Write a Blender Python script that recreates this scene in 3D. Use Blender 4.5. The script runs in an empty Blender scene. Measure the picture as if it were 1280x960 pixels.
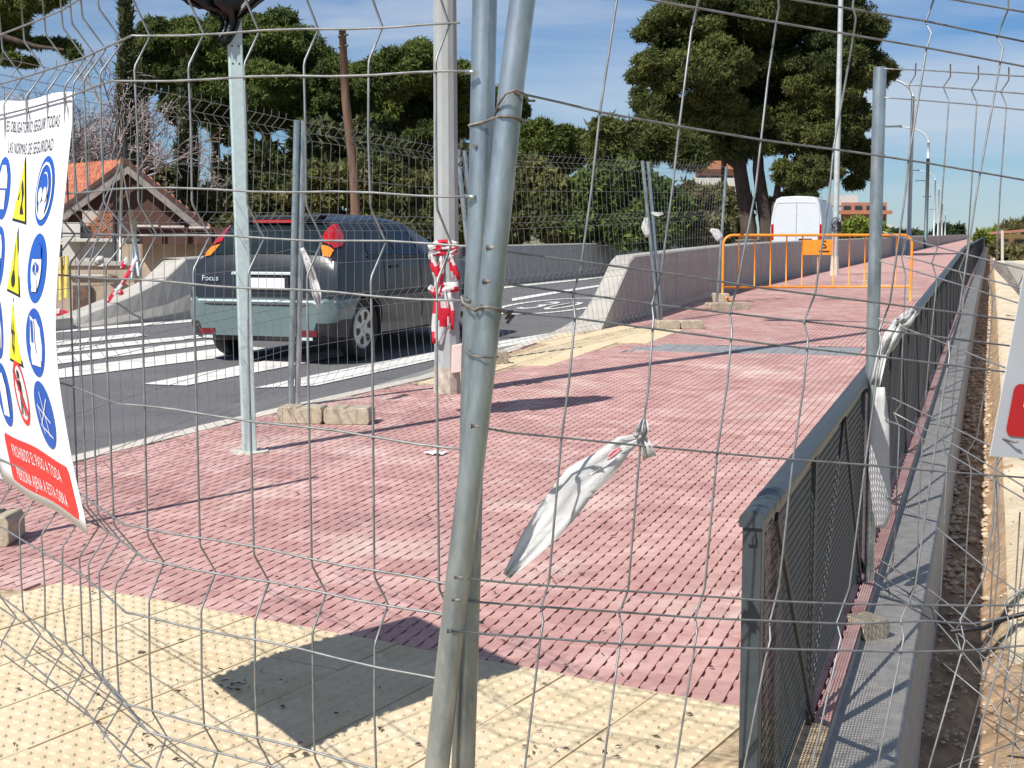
import bpy, bmesh, math, random
import numpy as np, time
T0 = time.time()
def lap(n): print('LAP', n, round(time.time() - T0, 1))
from mathutils import Vector, Matrix, noise as mnoise
random.seed(7)
SC = bpy.context.scene
COL = SC.collection
# ------------------------------------------------------------------ camera
F_PX, HOR = 1780.0, 292.0
PITCH = math.atan((480 - HOR) / F_PX)
CH = 1.35
cam = bpy.data.cameras.new('camera'); cam_o = bpy.data.objects.new('camera', cam); COL.objects.link(cam_o)
cam.sensor_width = 36; cam.lens = 36 * F_PX / 1280; cam.clip_start = 0.05; cam.clip_end = 5000
cam_o.location = (0, 0, CH); cam_o.rotation_euler = (math.pi / 2 - PITCH, 0, 0)
SC.camera = cam_o
SC.view_settings.view_transform = 'Standard'; SC.view_settings.look = 'None'
SC.view_settings.exposure = 0.28; SC.view_settings.gamma = 1
# ------------------------------------------------------------------ world and sun
AZ, EL = math.radians(40), math.radians(47)       # light travels towards azimuth AZ from +Y
W = bpy.data.worlds.new('World'); SC.world = W; W.use_nodes = True
wn = W.node_tree; wn.nodes.clear()
def N(t, typ, **kw):
    n = t.nodes.new(typ)
    for k, v in kw.items(): setattr(n, k, v)
    return n
sky = N(wn, 'ShaderNodeTexSky', sky_type='NISHITA'); sky.sun_disc = False
sky.sun_elevation = EL; sky.sun_rotation = AZ + math.pi; sky.air_density = 1.0; sky.dust_density = 0.0; sky.ozone_density = 3.0
bg = N(wn, 'ShaderNodeBackground'); bg.inputs[1].default_value = 0.058
wo = N(wn, 'ShaderNodeOutputWorld')
tc = N(wn, 'ShaderNodeTexCoord'); mp = N(wn, 'ShaderNodeMapping'); mp.inputs['Scale'].default_value = (1.3, 1.6, 7.0); mp.inputs['Rotation'].default_value = (0.15, 0.2, 0.3)
nz = N(wn, 'ShaderNodeTexNoise'); nz.inputs['Scale'].default_value = 2.1; nz.inputs['Detail'].default_value = 7; nz.inputs['Roughness'].default_value = 0.52; nz.inputs['Distortion'].default_value = 0.6
cr = N(wn, 'ShaderNodeValToRGB'); cr.color_ramp.elements[0].position = 0.40; cr.color_ramp.elements[1].position = 0.66
cr.color_ramp.elements[1].color = (0.75, 0.75, 0.75, 1)
hs = N(wn, 'ShaderNodeHueSaturation'); hs.inputs['Saturation'].default_value = 1.0
ti = N(wn, 'ShaderNodeMixRGB', blend_type='MULTIPLY'); ti.inputs[0].default_value = 1.0; ti.inputs[2].default_value = (0.6, 0.87, 1.22, 1)
mx = N(wn, 'ShaderNodeMixRGB'); mx.inputs[2].default_value = (8.5, 9.6, 11.0, 1)
L = wn.links.new
L(tc.outputs['Generated'], mp.inputs['Vector']); L(mp.outputs[0], nz.inputs['Vector']); L(nz.outputs['Fac'], cr.inputs[0])
L(sky.outputs[0], hs.inputs['Color']); L(hs.outputs[0], ti.inputs[1]); L(ti.outputs[0], mx.inputs[1]); L(cr.outputs[0], mx.inputs[0]); L(mx.outputs[0], bg.inputs[0]); L(bg.outputs[0], wo.inputs[0])
sun = bpy.data.lights.new('sun', 'SUN'); sun.energy = 5.0; sun.angle = math.radians(0.53); sun.color = (1.0, 0.955, 0.89)
sun_o = bpy.data.objects.new('sun', sun); COL.objects.link(sun_o)
LD = Vector((math.sin(AZ) * math.cos(EL), math.cos(AZ) * math.cos(EL), -math.sin(EL)))
sun_o.rotation_euler = LD.to_track_quat('-Z', 'Y').to_euler(); sun_o.location = (-20, -25, 40)

# ------------------------------------------------------------------ helpers: places
def elev(Y):
    if Y < 20: return 0.0152 * Y
    if Y < 30: return 0.0152 * (Y - (Y - 20) ** 2 / 20)
    return 0.0152 * 25
sp, cp = math.sin(PITCH), math.cos(PITCH)
def ray(x, y):
    a, b = (x - 640) / F_PX, -(y - 480) / F_PX
    return Vector((a, cp + b * sp, -sp + b * cp))
def P(x, y, Y):
    d = ray(x, y); return Vector((0, 0, CH)) + d * (Y / d.y)
def G(x, y, dz=0.0):
    d = ray(x, y); Y = 10
    for _ in range(30):
        Y = (CH - elev(Y) - dz) / (-d.z) * d.y
        Y = min(max(Y, 0.5), 400)
    return P(x, y, Y)
PA = math.radians(18.5)
U = Vector((math.sin(PA), math.cos(PA), 0)); V = Vector((math.cos(PA), -math.sin(PA), 0))
def ST(s, t, dz=0.0):
    p = U * s + V * t; p.z = elev(p.y) + dz; return p
# ------------------------------------------------------------------ helpers: objects
def tag(o, label=None, cat=None, group=None, kind=None):
    if label: o['label'] = label
    if cat: o['category'] = cat
    if group: o['group'] = group
    if kind: o['kind'] = kind
    return o
def empty(name, loc=(0, 0, 0), rz=0.0, parent=None):
    o = bpy.data.objects.new(name, None); COL.objects.link(o); o.location = loc; o.rotation_euler = (0, 0, rz); o.empty_display_size = 0.1
    if parent: o.parent = parent
    return o
class MB:
    def __init__(s): s.v = []; s.f = []
    def quad(s, a, b, c, d): n = len(s.v); s.v += [tuple(a), tuple(b), tuple(c), tuple(d)]; s.f.append((n, n + 1, n + 2, n + 3))
    def poly(s, pts): n = len(s.v); s.v += [tuple(p) for p in pts]; s.f.append(tuple(range(n, n + len(pts))))
    def box(s, x0, y0, z0, x1, y1, z1, M=None):
        n = len(s.v)
        for x, y, z in ((x0, y0, z0), (x1, y0, z0), (x1, y1, z0), (x0, y1, z0), (x0, y0, z1), (x1, y0, z1), (x1, y1, z1), (x0, y1, z1)):
            p = Vector((x, y, z))
            if M: p = M @ p
            s.v.append(tuple(p))
        for f in ((0, 3, 2, 1), (4, 5, 6, 7), (0, 1, 5, 4), (1, 2, 6, 5), (2, 3, 7, 6), (3, 0, 4, 7)): s.f.append(tuple(n + i for i in f))
    def prism(s, pts, vec):
        vec = Vector(vec); n = len(s.v); k = len(pts)
        s.v += [tuple(p) for p in pts] + [tuple(Vector(p) + vec) for p in pts]
        s.f.append(tuple(range(n + k - 1, n - 1, -1))); s.f.append(tuple(range(n + k, n + 2 * k)))
        for i in range(k): j = (i + 1) % k; s.f.append((n + i, n + j, n + k + j, n + k + i))
    def tube(s, pts, r, n=6, caps=True):
        pts = [Vector(p) for p in pts]; m = len(pts)
        rs = r if isinstance(r, (list, tuple)) else [r] * m
        base = len(s.v); up = None
        for i, p in enumerate(pts):
            t = (pts[min(i + 1, m - 1)] - pts[max(i - 1, 0)])
            if t.length < 1e-9: t = Vector((0, 0, 1))
            t.normalize()
            if up is None:
                up = Vector((0, 0, 1)) if abs(t.z) < 0.9 else Vector((0, 1, 0))
            a = t.cross(up); a.normalize(); b = t.cross(a); b.normalize(); up = -b if False else up
            for k in range(n):
                an = 2 * math.pi * k / n
                q = p + (a * math.cos(an) + b * math.sin(an)) * rs[i]; s.v.append(tuple(q))
        for i in range(m - 1):
            for k in range(n):
                k2 = (k + 1) % n
                s.f.append((base + i * n + k, base + i * n + k2, base + (i + 1) * n + k2, base + (i + 1) * n + k))
        if caps:
            s.f.append(tuple(base + k for k in range(n))); s.f.append(tuple(base + (m - 1) * n + n - 1 - k for k in range(n)))
    def grid(s, rows, closed=False):
        n = len(s.v); R = len(rows); C = len(rows[0])
        for r in rows: s.v += [tuple(p) for p in r]
        for i in range(R - 1):
            for j in range(C if closed else C - 1):
                j2 = (j + 1) % C
                s.f.append((n + i * C + j, n + i * C + j2, n + (i + 1) * C + j2, n + (i + 1) * C + j))
    def build(s, name, mat, parent=None, smooth=False, bevel=0, solid=0, sharp=None):
        me = bpy.data.meshes.new(name); me.from_pydata(s.v, [], s.f); me.update()
        return link(name, me, mat, parent, smooth, bevel, solid, sharp)
def link(name, me, mat, parent=None, smooth=False, bevel=0, solid=0, sharp=None):
    o = bpy.data.objects.new(name, me); COL.objects.link(o)
    if mat: me.materials.append(mat)
    if smooth: me.polygons.foreach_set('use_smooth', [True] * len(me.polygons))
    if smooth and sharp: me.set_sharp_from_angle(angle=math.radians(sharp))
    if solid: m = o.modifiers.new('solid', 'SOLIDIFY'); m.thickness = solid; m.offset = 0
    if bevel: m = o.modifiers.new('bevel', 'BEVEL'); m.width = bevel; m.segments = 2; m.limit_method = 'ANGLE'
    if parent:
        o.parent = parent
        # geometry is written in world space: cancel the parent's placement
        if parent.type == 'EMPTY': o.matrix_parent_inverse = pinv(parent)
        else: o.matrix_parent_inverse = pinv(parent)
    return o
def pinv(p):
    M = Matrix.LocRotScale(p.location, p.rotation_euler, p.scale)
    if p.parent: M = Matrix.LocRotScale(p.parent.location, p.parent.rotation_euler, p.parent.scale) @ p.matrix_parent_inverse @ M if False else M
    return M.inverted()
def copy_tree(o, parent=None):
    c = o.copy(); COL.objects.link(c)
    if parent: c.parent = parent
    for ch in [q for q in bpy.data.objects if q.parent == o]: copy_tree(ch, c)
    return c
# ------------------------------------------------------------------ helpers: materials
MATS = {}
def mat(name, col, rough=0.7, metal=0.0, var=0.0, vscale=8.0, col2=None, bump=0.0, bscale=60.0, spec=0.5, patches=None, coat=0.0, transl=0.0, vlo=0.35, vhi=0.65, detail=6, stretch=(1, 1, 1)):
    m = bpy.data.materials.new(name); m.use_nodes = True; t = m.node_tree; b = t.nodes['Principled BSDF']; l = t.links.new
    b.inputs['Base Color'].default_value = (*col, 1); b.inputs['Roughness'].default_value = rough; b.inputs['Metallic'].default_value = metal
    b.inputs['Specular IOR Level'].default_value = spec; b.inputs['Coat Weight'].default_value = coat
    geo = N(t, 'ShaderNodeNewGeometry'); src = geo.outputs['Position']
    if stretch != (1, 1, 1):
        mpn = N(t, 'ShaderNodeMapping'); mpn.inputs['Scale'].default_value = stretch; l(src, mpn.inputs['Vector']); src = mpn.outputs[0]
    out = None
    if var or col2:
        if col2 is None: col2 = tuple(min(1, c * (1 + var)) for c in col); c1 = tuple(c * (1 - var) for c in col)
        else: c1 = col
        n = N(t, 'ShaderNodeTexNoise'); n.inputs['Scale'].default_value = vscale; n.inputs['Detail'].default_value = detail; n.inputs['Roughness'].default_value = 0.6; l(src, n.inputs['Vector'])
        r = N(t, 'ShaderNodeValToRGB'); r.color_ramp.elements[0].position = vlo; r.color_ramp.elements[1].position = vhi
        r.color_ramp.elements[0].color = (*c1, 1); r.color_ramp.elements[1].color = (*col2, 1); l(n.outputs['Fac'], r.inputs[0]); out = r.outputs[0]
    for (pc, ps, lo, hi, mxv) in (patches or []):
        n = N(t, 'ShaderNodeTexNoise'); n.inputs['Scale'].default_value = ps; n.inputs['Detail'].default_value = 8; n.inputs['Roughness'].default_value = 0.62; l(src, n.inputs['Vector'])
        r = N(t, 'ShaderNodeValToRGB'); r.color_ramp.elements[0].position = lo; r.color_ramp.elements[1].position = hi
        r.color_ramp.elements[0].color = (0, 0, 0, 1); r.color_ramp.elements[1].color = (mxv, mxv, mxv, 1); l(n.outputs['Fac'], r.inputs[0])
        mm = N(t, 'ShaderNodeMixRGB'); mm.inputs[2].default_value = (*pc, 1); l(r.outputs[0], mm.inputs[0])
        if out: l(out, mm.inputs[1])
        else: mm.inputs[1].default_value = (*col, 1)
        out = mm.outputs[0]
    if out: l(out, b.inputs['Base Color'])
    if bump:
        n = N(t, 'ShaderNodeTexNoise'); n.inputs['Scale'].default_value = bscale; n.inputs['Detail'].default_value = 8; n.inputs['Roughness'].default_value = 0.65; l(src, n.inputs['Vector'])
        bm = N(t, 'ShaderNodeBump'); bm.inputs['Strength'].default_value = 1.0; bm.inputs['Distance'].default_value = bump; l(n.outputs['Fac'], bm.inputs['Height']); l(bm.outputs[0], b.inputs['Normal'])
    if transl:
        tr = N(t, 'ShaderNodeBsdfTranslucent'); ms = N(t, 'ShaderNodeMixShader'); ms.inputs[0].default_value = transl
        if out: l(out, tr.inputs['Color'])
        else: tr.inputs['Color'].default_value = (*col, 1)
        o = t.nodes['Material Output']; l(b.outputs[0], ms.inputs[1]); l(tr.outputs[0], ms.inputs[2]); l(ms.outputs[0], o.inputs['Surface'])
    MATS[name] = m; return m
M_asph = mat('asphalt', (0.125, 0.125, 0.13), 0.9, var=0.35, vscale=90, bump=0.003, bscale=220, patches=[((0.19, 0.185, 0.175), 0.9, 0.5, 0.7, 0.55), ((0.08, 0.08, 0.082), 1.7, 0.56, 0.66, 0.5)])
M_gutter = mat('gutter_asphalt', (0.22, 0.22, 0.21), 0.9, var=0.3, vscale=120, bump=0.003, bscale=160, patches=[((0.3, 0.29, 0.26), 2.0, 0.45, 0.65, 0.6)])
M_paint = mat('road_paint', (0.7, 0.69, 0.65), 0.8, var=0.06, vscale=10, patches=[((0.25, 0.25, 0.25), 5, 0.5, 0.72, 0.65), ((0.13, 0.13, 0.13), 40, 0.62, 0.68, 0.9)], bump=0.001, bscale=200)
_mr = lambda nm, k, w: mat(nm, (0.44 * k, 0.232 * k * w, 0.21 * k * w), 0.85, col2=(0.565 * k, 0.345 * k * w, 0.31 * k * w), vscale=9, bump=0.0012, bscale=260, patches=[((0.72, 0.6, 0.52), 1.2, 0.54, 0.74, 0.8), ((0.7, 0.62, 0.52), 30, 0.64, 0.72, 0.6), ((0.28, 0.17, 0.155), 1.1, 0.54, 0.74, 0.6), ((0.68, 0.55, 0.49), 4.5, 0.6, 0.74, 0.5), ((0.3, 0.16, 0.15), 60, 0.6, 0.7, 0.5)])
M_red = _mr('red_paver', 1.0, 1.0); M_reds = [M_red, _mr('red_paver_dark', .88, .97), _mr('red_paver_pale', 1.1, 1.06)]
M_redgap = mat('red_joint', (0.2, 0.075, 0.062), 0.95, var=0.4, vscale=40, patches=[((0.55, 0.45, 0.38), 1.2, 0.54, 0.74, 0.85), ((0.4, 0.3, 0.25), 45, 0.55, 0.66, 0.6)])  # joint brown combines real dirt with painted recess shade
M_cream = mat('cream_paver', (0.57, 0.455, 0.285), 0.85, col2=(0.66, 0.55, 0.38), vscale=6, bump=0.001, bscale=240, patches=[((0.5, 0.42, 0.3), 2.3, 0.55, 0.75, 0.5), ((0.78, 0.7, 0.56), 14, 0.6, 0.72, 0.5), ((0.12, 0.09, 0.06), 22, 0.7, 0.78, 0.6)])
M_creamgap = mat('cream_joint', (0.42, 0.32, 0.2), 0.95, var=0.5, vscale=20)
M_band = mat('grey_paver', (0.24, 0.25, 0.26), 0.85, var=0.2, vscale=20, bump=0.001)
M_kerb = mat('kerb_stone', (0.56, 0.52, 0.45), 0.85, var=0.15, vscale=30, bump=0.001)
M_conc = mat('parapet_concrete', (0.4, 0.38, 0.34), 0.85, var=0.1, vscale=4, bump=0.002, bscale=60, patches=[((0.3, 0.28, 0.27), 2.5, 0.55, 0.72, 0.5), ((0.6, 0.58, 0.55), 9, 0.6, 0.75, 0.4)])
M_ledge = mat('ledge_concrete', (0.37, 0.35, 0.32), 0.9, var=0.15, vscale=20, bump=0.0015, bscale=120, patches=[((0.5, 0.42, 0.32), 4, 0.55, 0.7, 0.5)])
M_soil = mat('dry_soil', (0.36, 0.235, 0.135), 0.95, col2=(0.52, 0.38, 0.24), vscale=5, bump=0.035, bscale=35, patches=[((0.72, 0.58, 0.4), 28, 0.52, 0.66, 0.7), ((0.16, 0.1, 0.06), 9, 0.62, 0.74, 0.6)])
M_sand = mat('sand_track', (0.62, 0.5, 0.34), 0.95, col2=(0.76, 0.66, 0.49), vscale=3, bump=0.03, bscale=25, patches=[((0.45, 0.32, 0.2), 7, 0.58, 0.72, 0.5)])
M_rock = mat('rubble', (0.5, 0.385, 0.27), 0.95, var=0.35, vscale=12, bump=0.004, bscale=50)
M_grass = mat('far_ground', (0.11, 0.12, 0.055), 0.95, col2=(0.24, 0.2, 0.11), vscale=0.15, bump=0.05, bscale=2)
M_galv = mat('galvanised_tube', (0.42, 0.47, 0.48), 0.33, 0.8, var=0.22, vscale=22, bump=0.0012, bscale=45, patches=[((0.2, 0.25, 0.27), 14, 0.5, 0.68, 0.7), ((0.6, 0.62, 0.6), 40, 0.6, 0.7, 0.6), ((0.6, 0.5, 0.42), 12, 0.66, 0.78, 0.5)], stretch=(1, 1, 0.35))
M_wire = mat('galvanised_wire', (0.27, 0.28, 0.28), 0.5, 0.55, var=0.25, vscale=30, patches=[((0.33, 0.24, 0.18), 16, 0.62, 0.74, 0.7)])
M_rustwire = mat('tie_wire', (0.2, 0.175, 0.155), 0.6, 0.5, var=0.4, vscale=60)
M_post = mat('grey_painted_post', (0.5, 0.62, 0.61), 0.5, 0.2, var=0.08, vscale=30, patches=[((0.35, 0.42, 0.45), 6, 0.55, 0.7, 0.5)])
M_pole = mat('light_pole_paint', (0.36, 0.385, 0.38), 0.7, 0.0, var=0.1, vscale=6, bump=0.0008, bscale=90, patches=[((0.28, 0.27, 0.26), 5, 0.5, 0.7, 0.5), ((0.55, 0.52, 0.46), 20, 0.6, 0.7, 0.5)], stretch=(1, 1, 0.3))
M_rail = mat('rail_paint', (0.055, 0.068, 0.076), 0.42, 0.15, var=0.12, vscale=40, spec=0.5, patches=[((0.3, 0.28, 0.25), 30, 0.68, 0.78, 0.4)])
M_mesh = mat('rail_mesh', (0.045, 0.05, 0.054), 0.55, 0.2)
M_orange = mat('orange_paint', (0.86, 0.3, 0.03), 0.45, var=0.12, vscale=12, patches=[((0.55, 0.25, 0.08), 30, 0.66, 0.74, 0.6)])
M_block = mat('block_concrete', (0.42, 0.36, 0.27), 0.95, var=0.2, vscale=30, bump=0.003, bscale=120, patches=[((0.2, 0.15, 0.1), 14, 0.62, 0.74, 0.6)])
M_white = mat('white_plastic', (0.84, 0.84, 0.83), 0.45, var=0.05, vscale=10, transl=0.45, bump=.002, bscale=60)
M_poster = mat('poster_white', (0.82, 0.83, 0.86), 0.45, var=0.03, vscale=6)
M_blue = mat('sign_blue', (0.012, 0.095, 0.46), 0.45)
M_yellow = mat('sign_yellow', (0.88, 0.78, 0.02), 0.45)
M_black = mat('sign_black', (0.015, 0.015, 0.018), 0.5)
M_signred = mat('sign_red', (0.75, 0.03, 0.03), 0.45)
M_darkred = mat('panel_red', (0.55, 0.02, 0.025), 0.5)
M_grey = mat('sign_board_grey', (0.55, 0.57, 0.6), 0.5, var=0.05, vscale=4)
M_tapered = mat('tape_red', (0.72, 0.03, 0.06), 0.45, transl=0.3)
M_bag = mat('black_bag', (0.004, 0.004, 0.005), 0.33, bump=0.004, bscale=30, spec=0.5)
M_bark = mat('pine_bark', (0.065, 0.048, 0.038), 0.95, var=0.4, vscale=5, bump=0.02, bscale=10, stretch=(1, 1, 0.3))
M_wood = mat('weathered_pole', (0.13, 0.075, 0.05), 0.9, var=0.35, vscale=8, bump=0.005, bscale=20, stretch=(1, 1, 0.2))
M_twig = mat('bare_twigs', (0.3, 0.25, 0.24), 0.9, var=0.3, vscale=3)
M_blossom = mat('blossom', (0.6, 0.45, 0.47), 0.9, transl=0.3)
def fol(name, c1, c2, sc=0.5): return mat(name, c1, 0.75, col2=c2, vscale=sc, transl=0.18, spec=0.25, vlo=0.35, vhi=0.68, detail=3)
M_pineR = fol('pine_needles', (0.04, 0.055, 0.015), (0.135, 0.15, 0.042), 0.5)
M_pineL = fol('umbrella_pine_needles', (0.04, 0.065, 0.016), (0.14, 0.175, 0.04), 0.4)
M_cyp = fol('cypress_foliage', (0.035, 0.05, 0.018), (0.08, 0.09, 0.035), 1.0)
M_hedge = fol('hedge_leaves', (0.05, 0.065, 0.02), (0.16, 0.155, 0.05), 0.9)
M_hedge2 = fol('ivy_leaves', (0.045, 0.075, 0.018), (0.13, 0.17, 0.04), 0.9)
M_olive = fol('olive_leaves', (0.1, 0.1, 0.04), (0.2, 0.18, 0.08), 0.8)
M_spring = fol('spring_leaves', (0.13, 0.18, 0.03), (0.26, 0.3, 0.06), 0.5)
M_fartree = fol('far_tree_leaves', (0.035, 0.055, 0.025), (0.07, 0.09, 0.035), 0.3)

# ------------------------------------------------------------------ ground sheets
def sheet(poly, dz, name, m, parent=None, keep=False):
    me = bpy.data.meshes.new(name); bm = bmesh.new()
    vs = [bm.verts.new((p[0], p[1], 0)) for p in poly]; f = bm.faces.new(vs); bmesh.ops.triangulate(bm, faces=[f])
    for yy in (20, 22, 24, 26, 28, 30):
        bmesh.ops.bisect_plane(bm, geom=bm.verts[:] + bm.edges[:] + bm.faces[:], plane_co=(0, yy, 0), plane_no=(0, 1, 0))
    for v in bm.verts: v.co.z = elev(v.co.y) + dz
    bmesh.ops.recalc_face_normals(bm, faces=bm.faces)
    if sum(f.normal.z for f in bm.faces) < 0: bmesh.ops.reverse_faces(bm, faces=bm.faces)
    bm.to_mesh(me); bm.free(); me.update()
    return link(name, me, m, parent)
FAR = 330
RZ = -0.12
kerb_px = [(-60, 616), (60, 586), (87, 579), (300, 527), (430, 497), (540, 472), (610, 450), (660, 432), (700, 419)]
KL = [G(x, y, 0) for x, y in kerb_px]
k0 = KL[0] + (KL[0] - KL[2]).normalized() * 9; KL = [Vector((k0.x, k0.y, 0))] + KL
T_R = -0.362                                   # paved edge beside the railing
T_L = -4.22                                   # sidewalk face of the near parapet
S_P0 = 15.75                                  # start of the near parapet
right_near = ST(0.2, T_R); right_far = ST(FAR, T_R); left_far = ST(FAR, T_L); left_p = ST(S_P0, T_L)
walk_poly = [Vector((-1.2, -2, 0)), right_near, right_far, left_far, left_p] + KL[::-1] + [Vector((-8, -2, 0))]
sidewalk = sheet(walk_poly, -0.008, 'sidewalk', M_redgap); tag(sidewalk, kind='structure')
# skirt so the slab has an edge
m = MB(); 
for i in range(60):
    a, b = ST(0.2 + i * 1.5, T_R), ST(0.2 + (i + 1) * 1.5, T_R)
    m.quad(a + Vector((0, 0, -0.009)), b + Vector((0, 0, -0.009)), b + Vector((0, 0, -0.3)), a + Vector((0, 0, -0.3)))
tag(m.build('sidewalk_edge', M_ledge), kind='structure')
# far parapet line (road side base)
FW = [G(x, y, RZ) for x, y in ((55, 419), (92, 412), (243, 398), (640, 355), (765, 343))]
last = FW[-1]
t_last = last.dot(V); FW.append(ST(60, t_last + 0.25)); FW.append(ST(FAR, t_last + 0.3))
fw0 = FW[0] + (FW[0] - FW[2]).normalized() * 9
road_poly = [Vector((-30, -2, 0)), Vector((1.0, -2, 0))] + [ST(3, -1.0), ST(12, -1.0), ST(FAR, -1.0)] + [FW[i] for i in range(len(FW) - 1, -1, -1)] + [fw0, Vector((-30, fw0.y - 2, 0))]
road = sheet(road_poly, RZ, 'road', M_asph); tag(road, kind='structure')
# gutter beside the kerb
def offset_line(Ls, d):
    out = []
    for i, p in enumerate(Ls):
        a = Ls[max(i - 1, 0)]; b = Ls[min(i + 1, len(Ls) - 1)]; t = (b - a); t.z = 0; t.normalize(); n = Vector((-t.y, t.x, 0)); out.append(p + n * d)
    return out
gut = offset_line(KL, 0.62)
tag(sheet(list(KL) + gut[::-1], RZ + 0.004, 'gutter_strip', M_gutter), kind='structure')
# kerb stones : one thing, each stone a part
kerb = empty('kerb'); tag(kerb, kind='structure')
acc = []
for i in range(len(KL) - 1):
    a, b = KL[i], KL[i + 1]; d = (b - a); d.z = 0; Ln = d.length; n = max(1, round(Ln / 0.8)); 
    for k in range(n): acc.append((a.lerp(b, k / n), a.lerp(b, (k + 1) / n)))
for a, b in acc:
    d = (b - a); d.z = 0; Ln = d.length; d.normalize(); nn = Vector((-d.y, d.x, 0)); m = MB()
    a2 = a + d * 0.004; b2 = b - d * 0.004
    w0, w1 = 0.0, 0.15
    pr = []
    for q in (a2, b2):
        e = elev(q.y); q0 = Vector((q.x, q.y, 0))
        pr.append([q0 + nn * w0 + Vector((0, 0, e - 0.02)), q0 + nn * w0 + Vector((0, 0, e + 0.004)), q0 + nn * (w1 - 0.02) + Vector((0, 0, e + 0.004)), q0 + nn * w1 + Vector((0, 0, e - 0.015)), q0 + nn * w1 + Vector((0, 0, e + RZ - 0.02))])
    m.grid(pr); m.poly(pr[0]); m.poly(pr[1][::-1]); m.build('kerb_stone', M_kerb, kerb)
# paint
def paint(px, name='road_marking', dz=0.008):
    m_ = sheet([G(x, y, RZ) for x, y in px], RZ + dz, name, M_paint); tag(m_, kind='structure'); return m_
paint([(40, 419), (240, 403), (330, 396), (330, 393), (240, 400), (40, 415)])
for q in ([(40, 436), (40, 430), (172, 417), (186, 420)], [(40, 446), (40, 439), (252, 419), (262, 422)], [(40, 460), (40, 450), (262, 426), (300, 427)],
          [(40, 478), (40, 466), (300, 433), (345, 437), (290, 446)], [(178, 481), (232, 483), (412, 449), (470, 438), (440, 434), (330, 452)]):
    paint(q, 'crosswalk_stripe')
paint([(317, 486), (395, 483), (545, 450), (700, 421), (745, 411), (745, 408), (700, 415), (545, 440), (400, 468)])
paint([(640, 377), (760, 357), (760, 355), (640, 373.5)])
paint([(560, 372), (640, 359.5), (780, 345), (780, 343.8), (640, 357.5), (560, 369)])
# speed limit roundel "30" on the lane
ce = G(693, 382, RZ); 
def ring_sheet(c, ra, rb, w):
    m = MB(); n = 40; rows = [[], []]
    for k in range(n + 1):
        an = 2 * math.pi * k / n
        for r_, row in ((1, rows[0]), (0, rows[1])):
            q = c + V * math.cos(an) * (ra - w * (1 - r_)) + U * math.sin(an) * (rb - w * (1 - r_) * 1.6); row.append(Vector((q.x, q.y, elev(q.y) + RZ + 0.008)))
    m.grid(rows); return m
tag(ring_sheet(ce, 0.72, 2.2, 0.11).build('speed_roundel', M_paint), kind='structure')
SPC = 1.0
def text_mesh(body, size):
    cu = bpy.data.curves.new('t', 'FONT'); cu.body = body; cu.size = size; cu.space_character = SPC; cu.resolution_u = 3
    o = bpy.data.objects.new('t', cu); COL.objects.link(o); dg = bpy.context.evaluated_depsgraph_get(); dg.update()
    me = bpy.data.meshes.new_from_object(o.evaluated_get(dg)); bpy.data.objects.remove(o); return me
def place_text(name, body, size, m, fn, parent=None, sx=1.0, align='C', bold=0.0, ext=0):
    me = text_mesh(body, size); xs = [v.co.x for v in me.vertices]; x0, x1 = min(xs), max(xs)
    sh = {'C': (x0 + x1) / 2, 'L': x0, 'R': x1}[align]
    for v in me.vertices: v.co = fn((v.co.x - sh) * sx, v.co.y)
    return link(name, me, m, parent)
def fr(x, y):
    q = ce + V * x + U * (y - 1.0) * 1.0; return Vector((q.x, q.y, elev(q.y) + RZ + 0.0085))
tag(place_text('speed_digits', '30', 0.8, M_paint, lambda x, y: fr(x, y * 3.4 - 0.0), sx=0.95), kind='structure')

lap('ground')
# ------------------------------------------------------------------ paving
def inside(p, poly):
    c = False; j = len(poly) - 1
    for i in range(len(poly)):
        a, b = poly[i], poly[j]
        if (a[1] > p[1]) != (b[1] > p[1]) and p[0] < (b[0] - a[0]) * (p[1] - a[1]) / (b[1] - a[1]) + a[0]: c = not c
        j = i
    return c
c0, c1, c2 = G(-40, 735), G(150, 741), G(925, 884)
cdir = (c2 - c1).normalized(); c3 = c2 + cdir * 3
cream1 = [Vector((-9, 5.6, 0)), c0, c1, c3, Vector((c3.x + 1, -2, 0)), Vector((-9, -2, 0))]
cream2_px = [(512, 478), (600, 453), (660, 434), (700, 420), (752, 409), (800, 409), (842, 413), (812, 424), (745, 438), (690, 451), (600, 470), (530, 482)]
cream2 = [G(x, y) for x, y in cream2_px]
band_px = [(765, 443), (800, 438), (1068, 445), (1080, 434), (835, 431), (800, 434)]
band = [G(x, y) for x, y in band_px]
walk2 = [(p.x, p.y) for p in walk_poly]
def zone(x, y):
    p = (x, y)
    if inside(p, cream1): return 'c1'
    if inside(p, cream2): return 'c2'
    if inside(p, band): return 'b'
    return 'r' if inside(p, walk2) else None
for nm, pl in (('tactile_bed', cream1), ('tactile_bed', cream2)):
    poly = [p for p in pl]
    if pl is cream1:   # keep to the walkway side of kerb and railing
        q0 = ST((c1.dot(U)), T_R)
        # intersection of the boundary with the railing edge
        a, d = c1, cdir; k = (T_R - a.dot(V)) / d.dot(V); hit = a + d * k
        kk = KL[1]; poly = [Vector((-5.2, 6.0, 0)), c0, c1, hit, ST(0.2, T_R), Vector((-1.2, -2, 0)), Vector((-8, -2, 0))]
    tag(sheet(poly, -0.004, nm, M_creamgap), kind='structure')
def clip(poly, inside_f, isect):
    out = []
    for i in range(len(poly)):
        a, b = poly[i - 1], poly[i]; ia, ib = inside_f(a), inside_f(b)
        if ib:
            if not ia: out.append(isect(a, b))
            out.append(b)
        elif ia: out.append(isect(a, b))
    return out
CW, CLn = 0.05, 0.10
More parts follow.
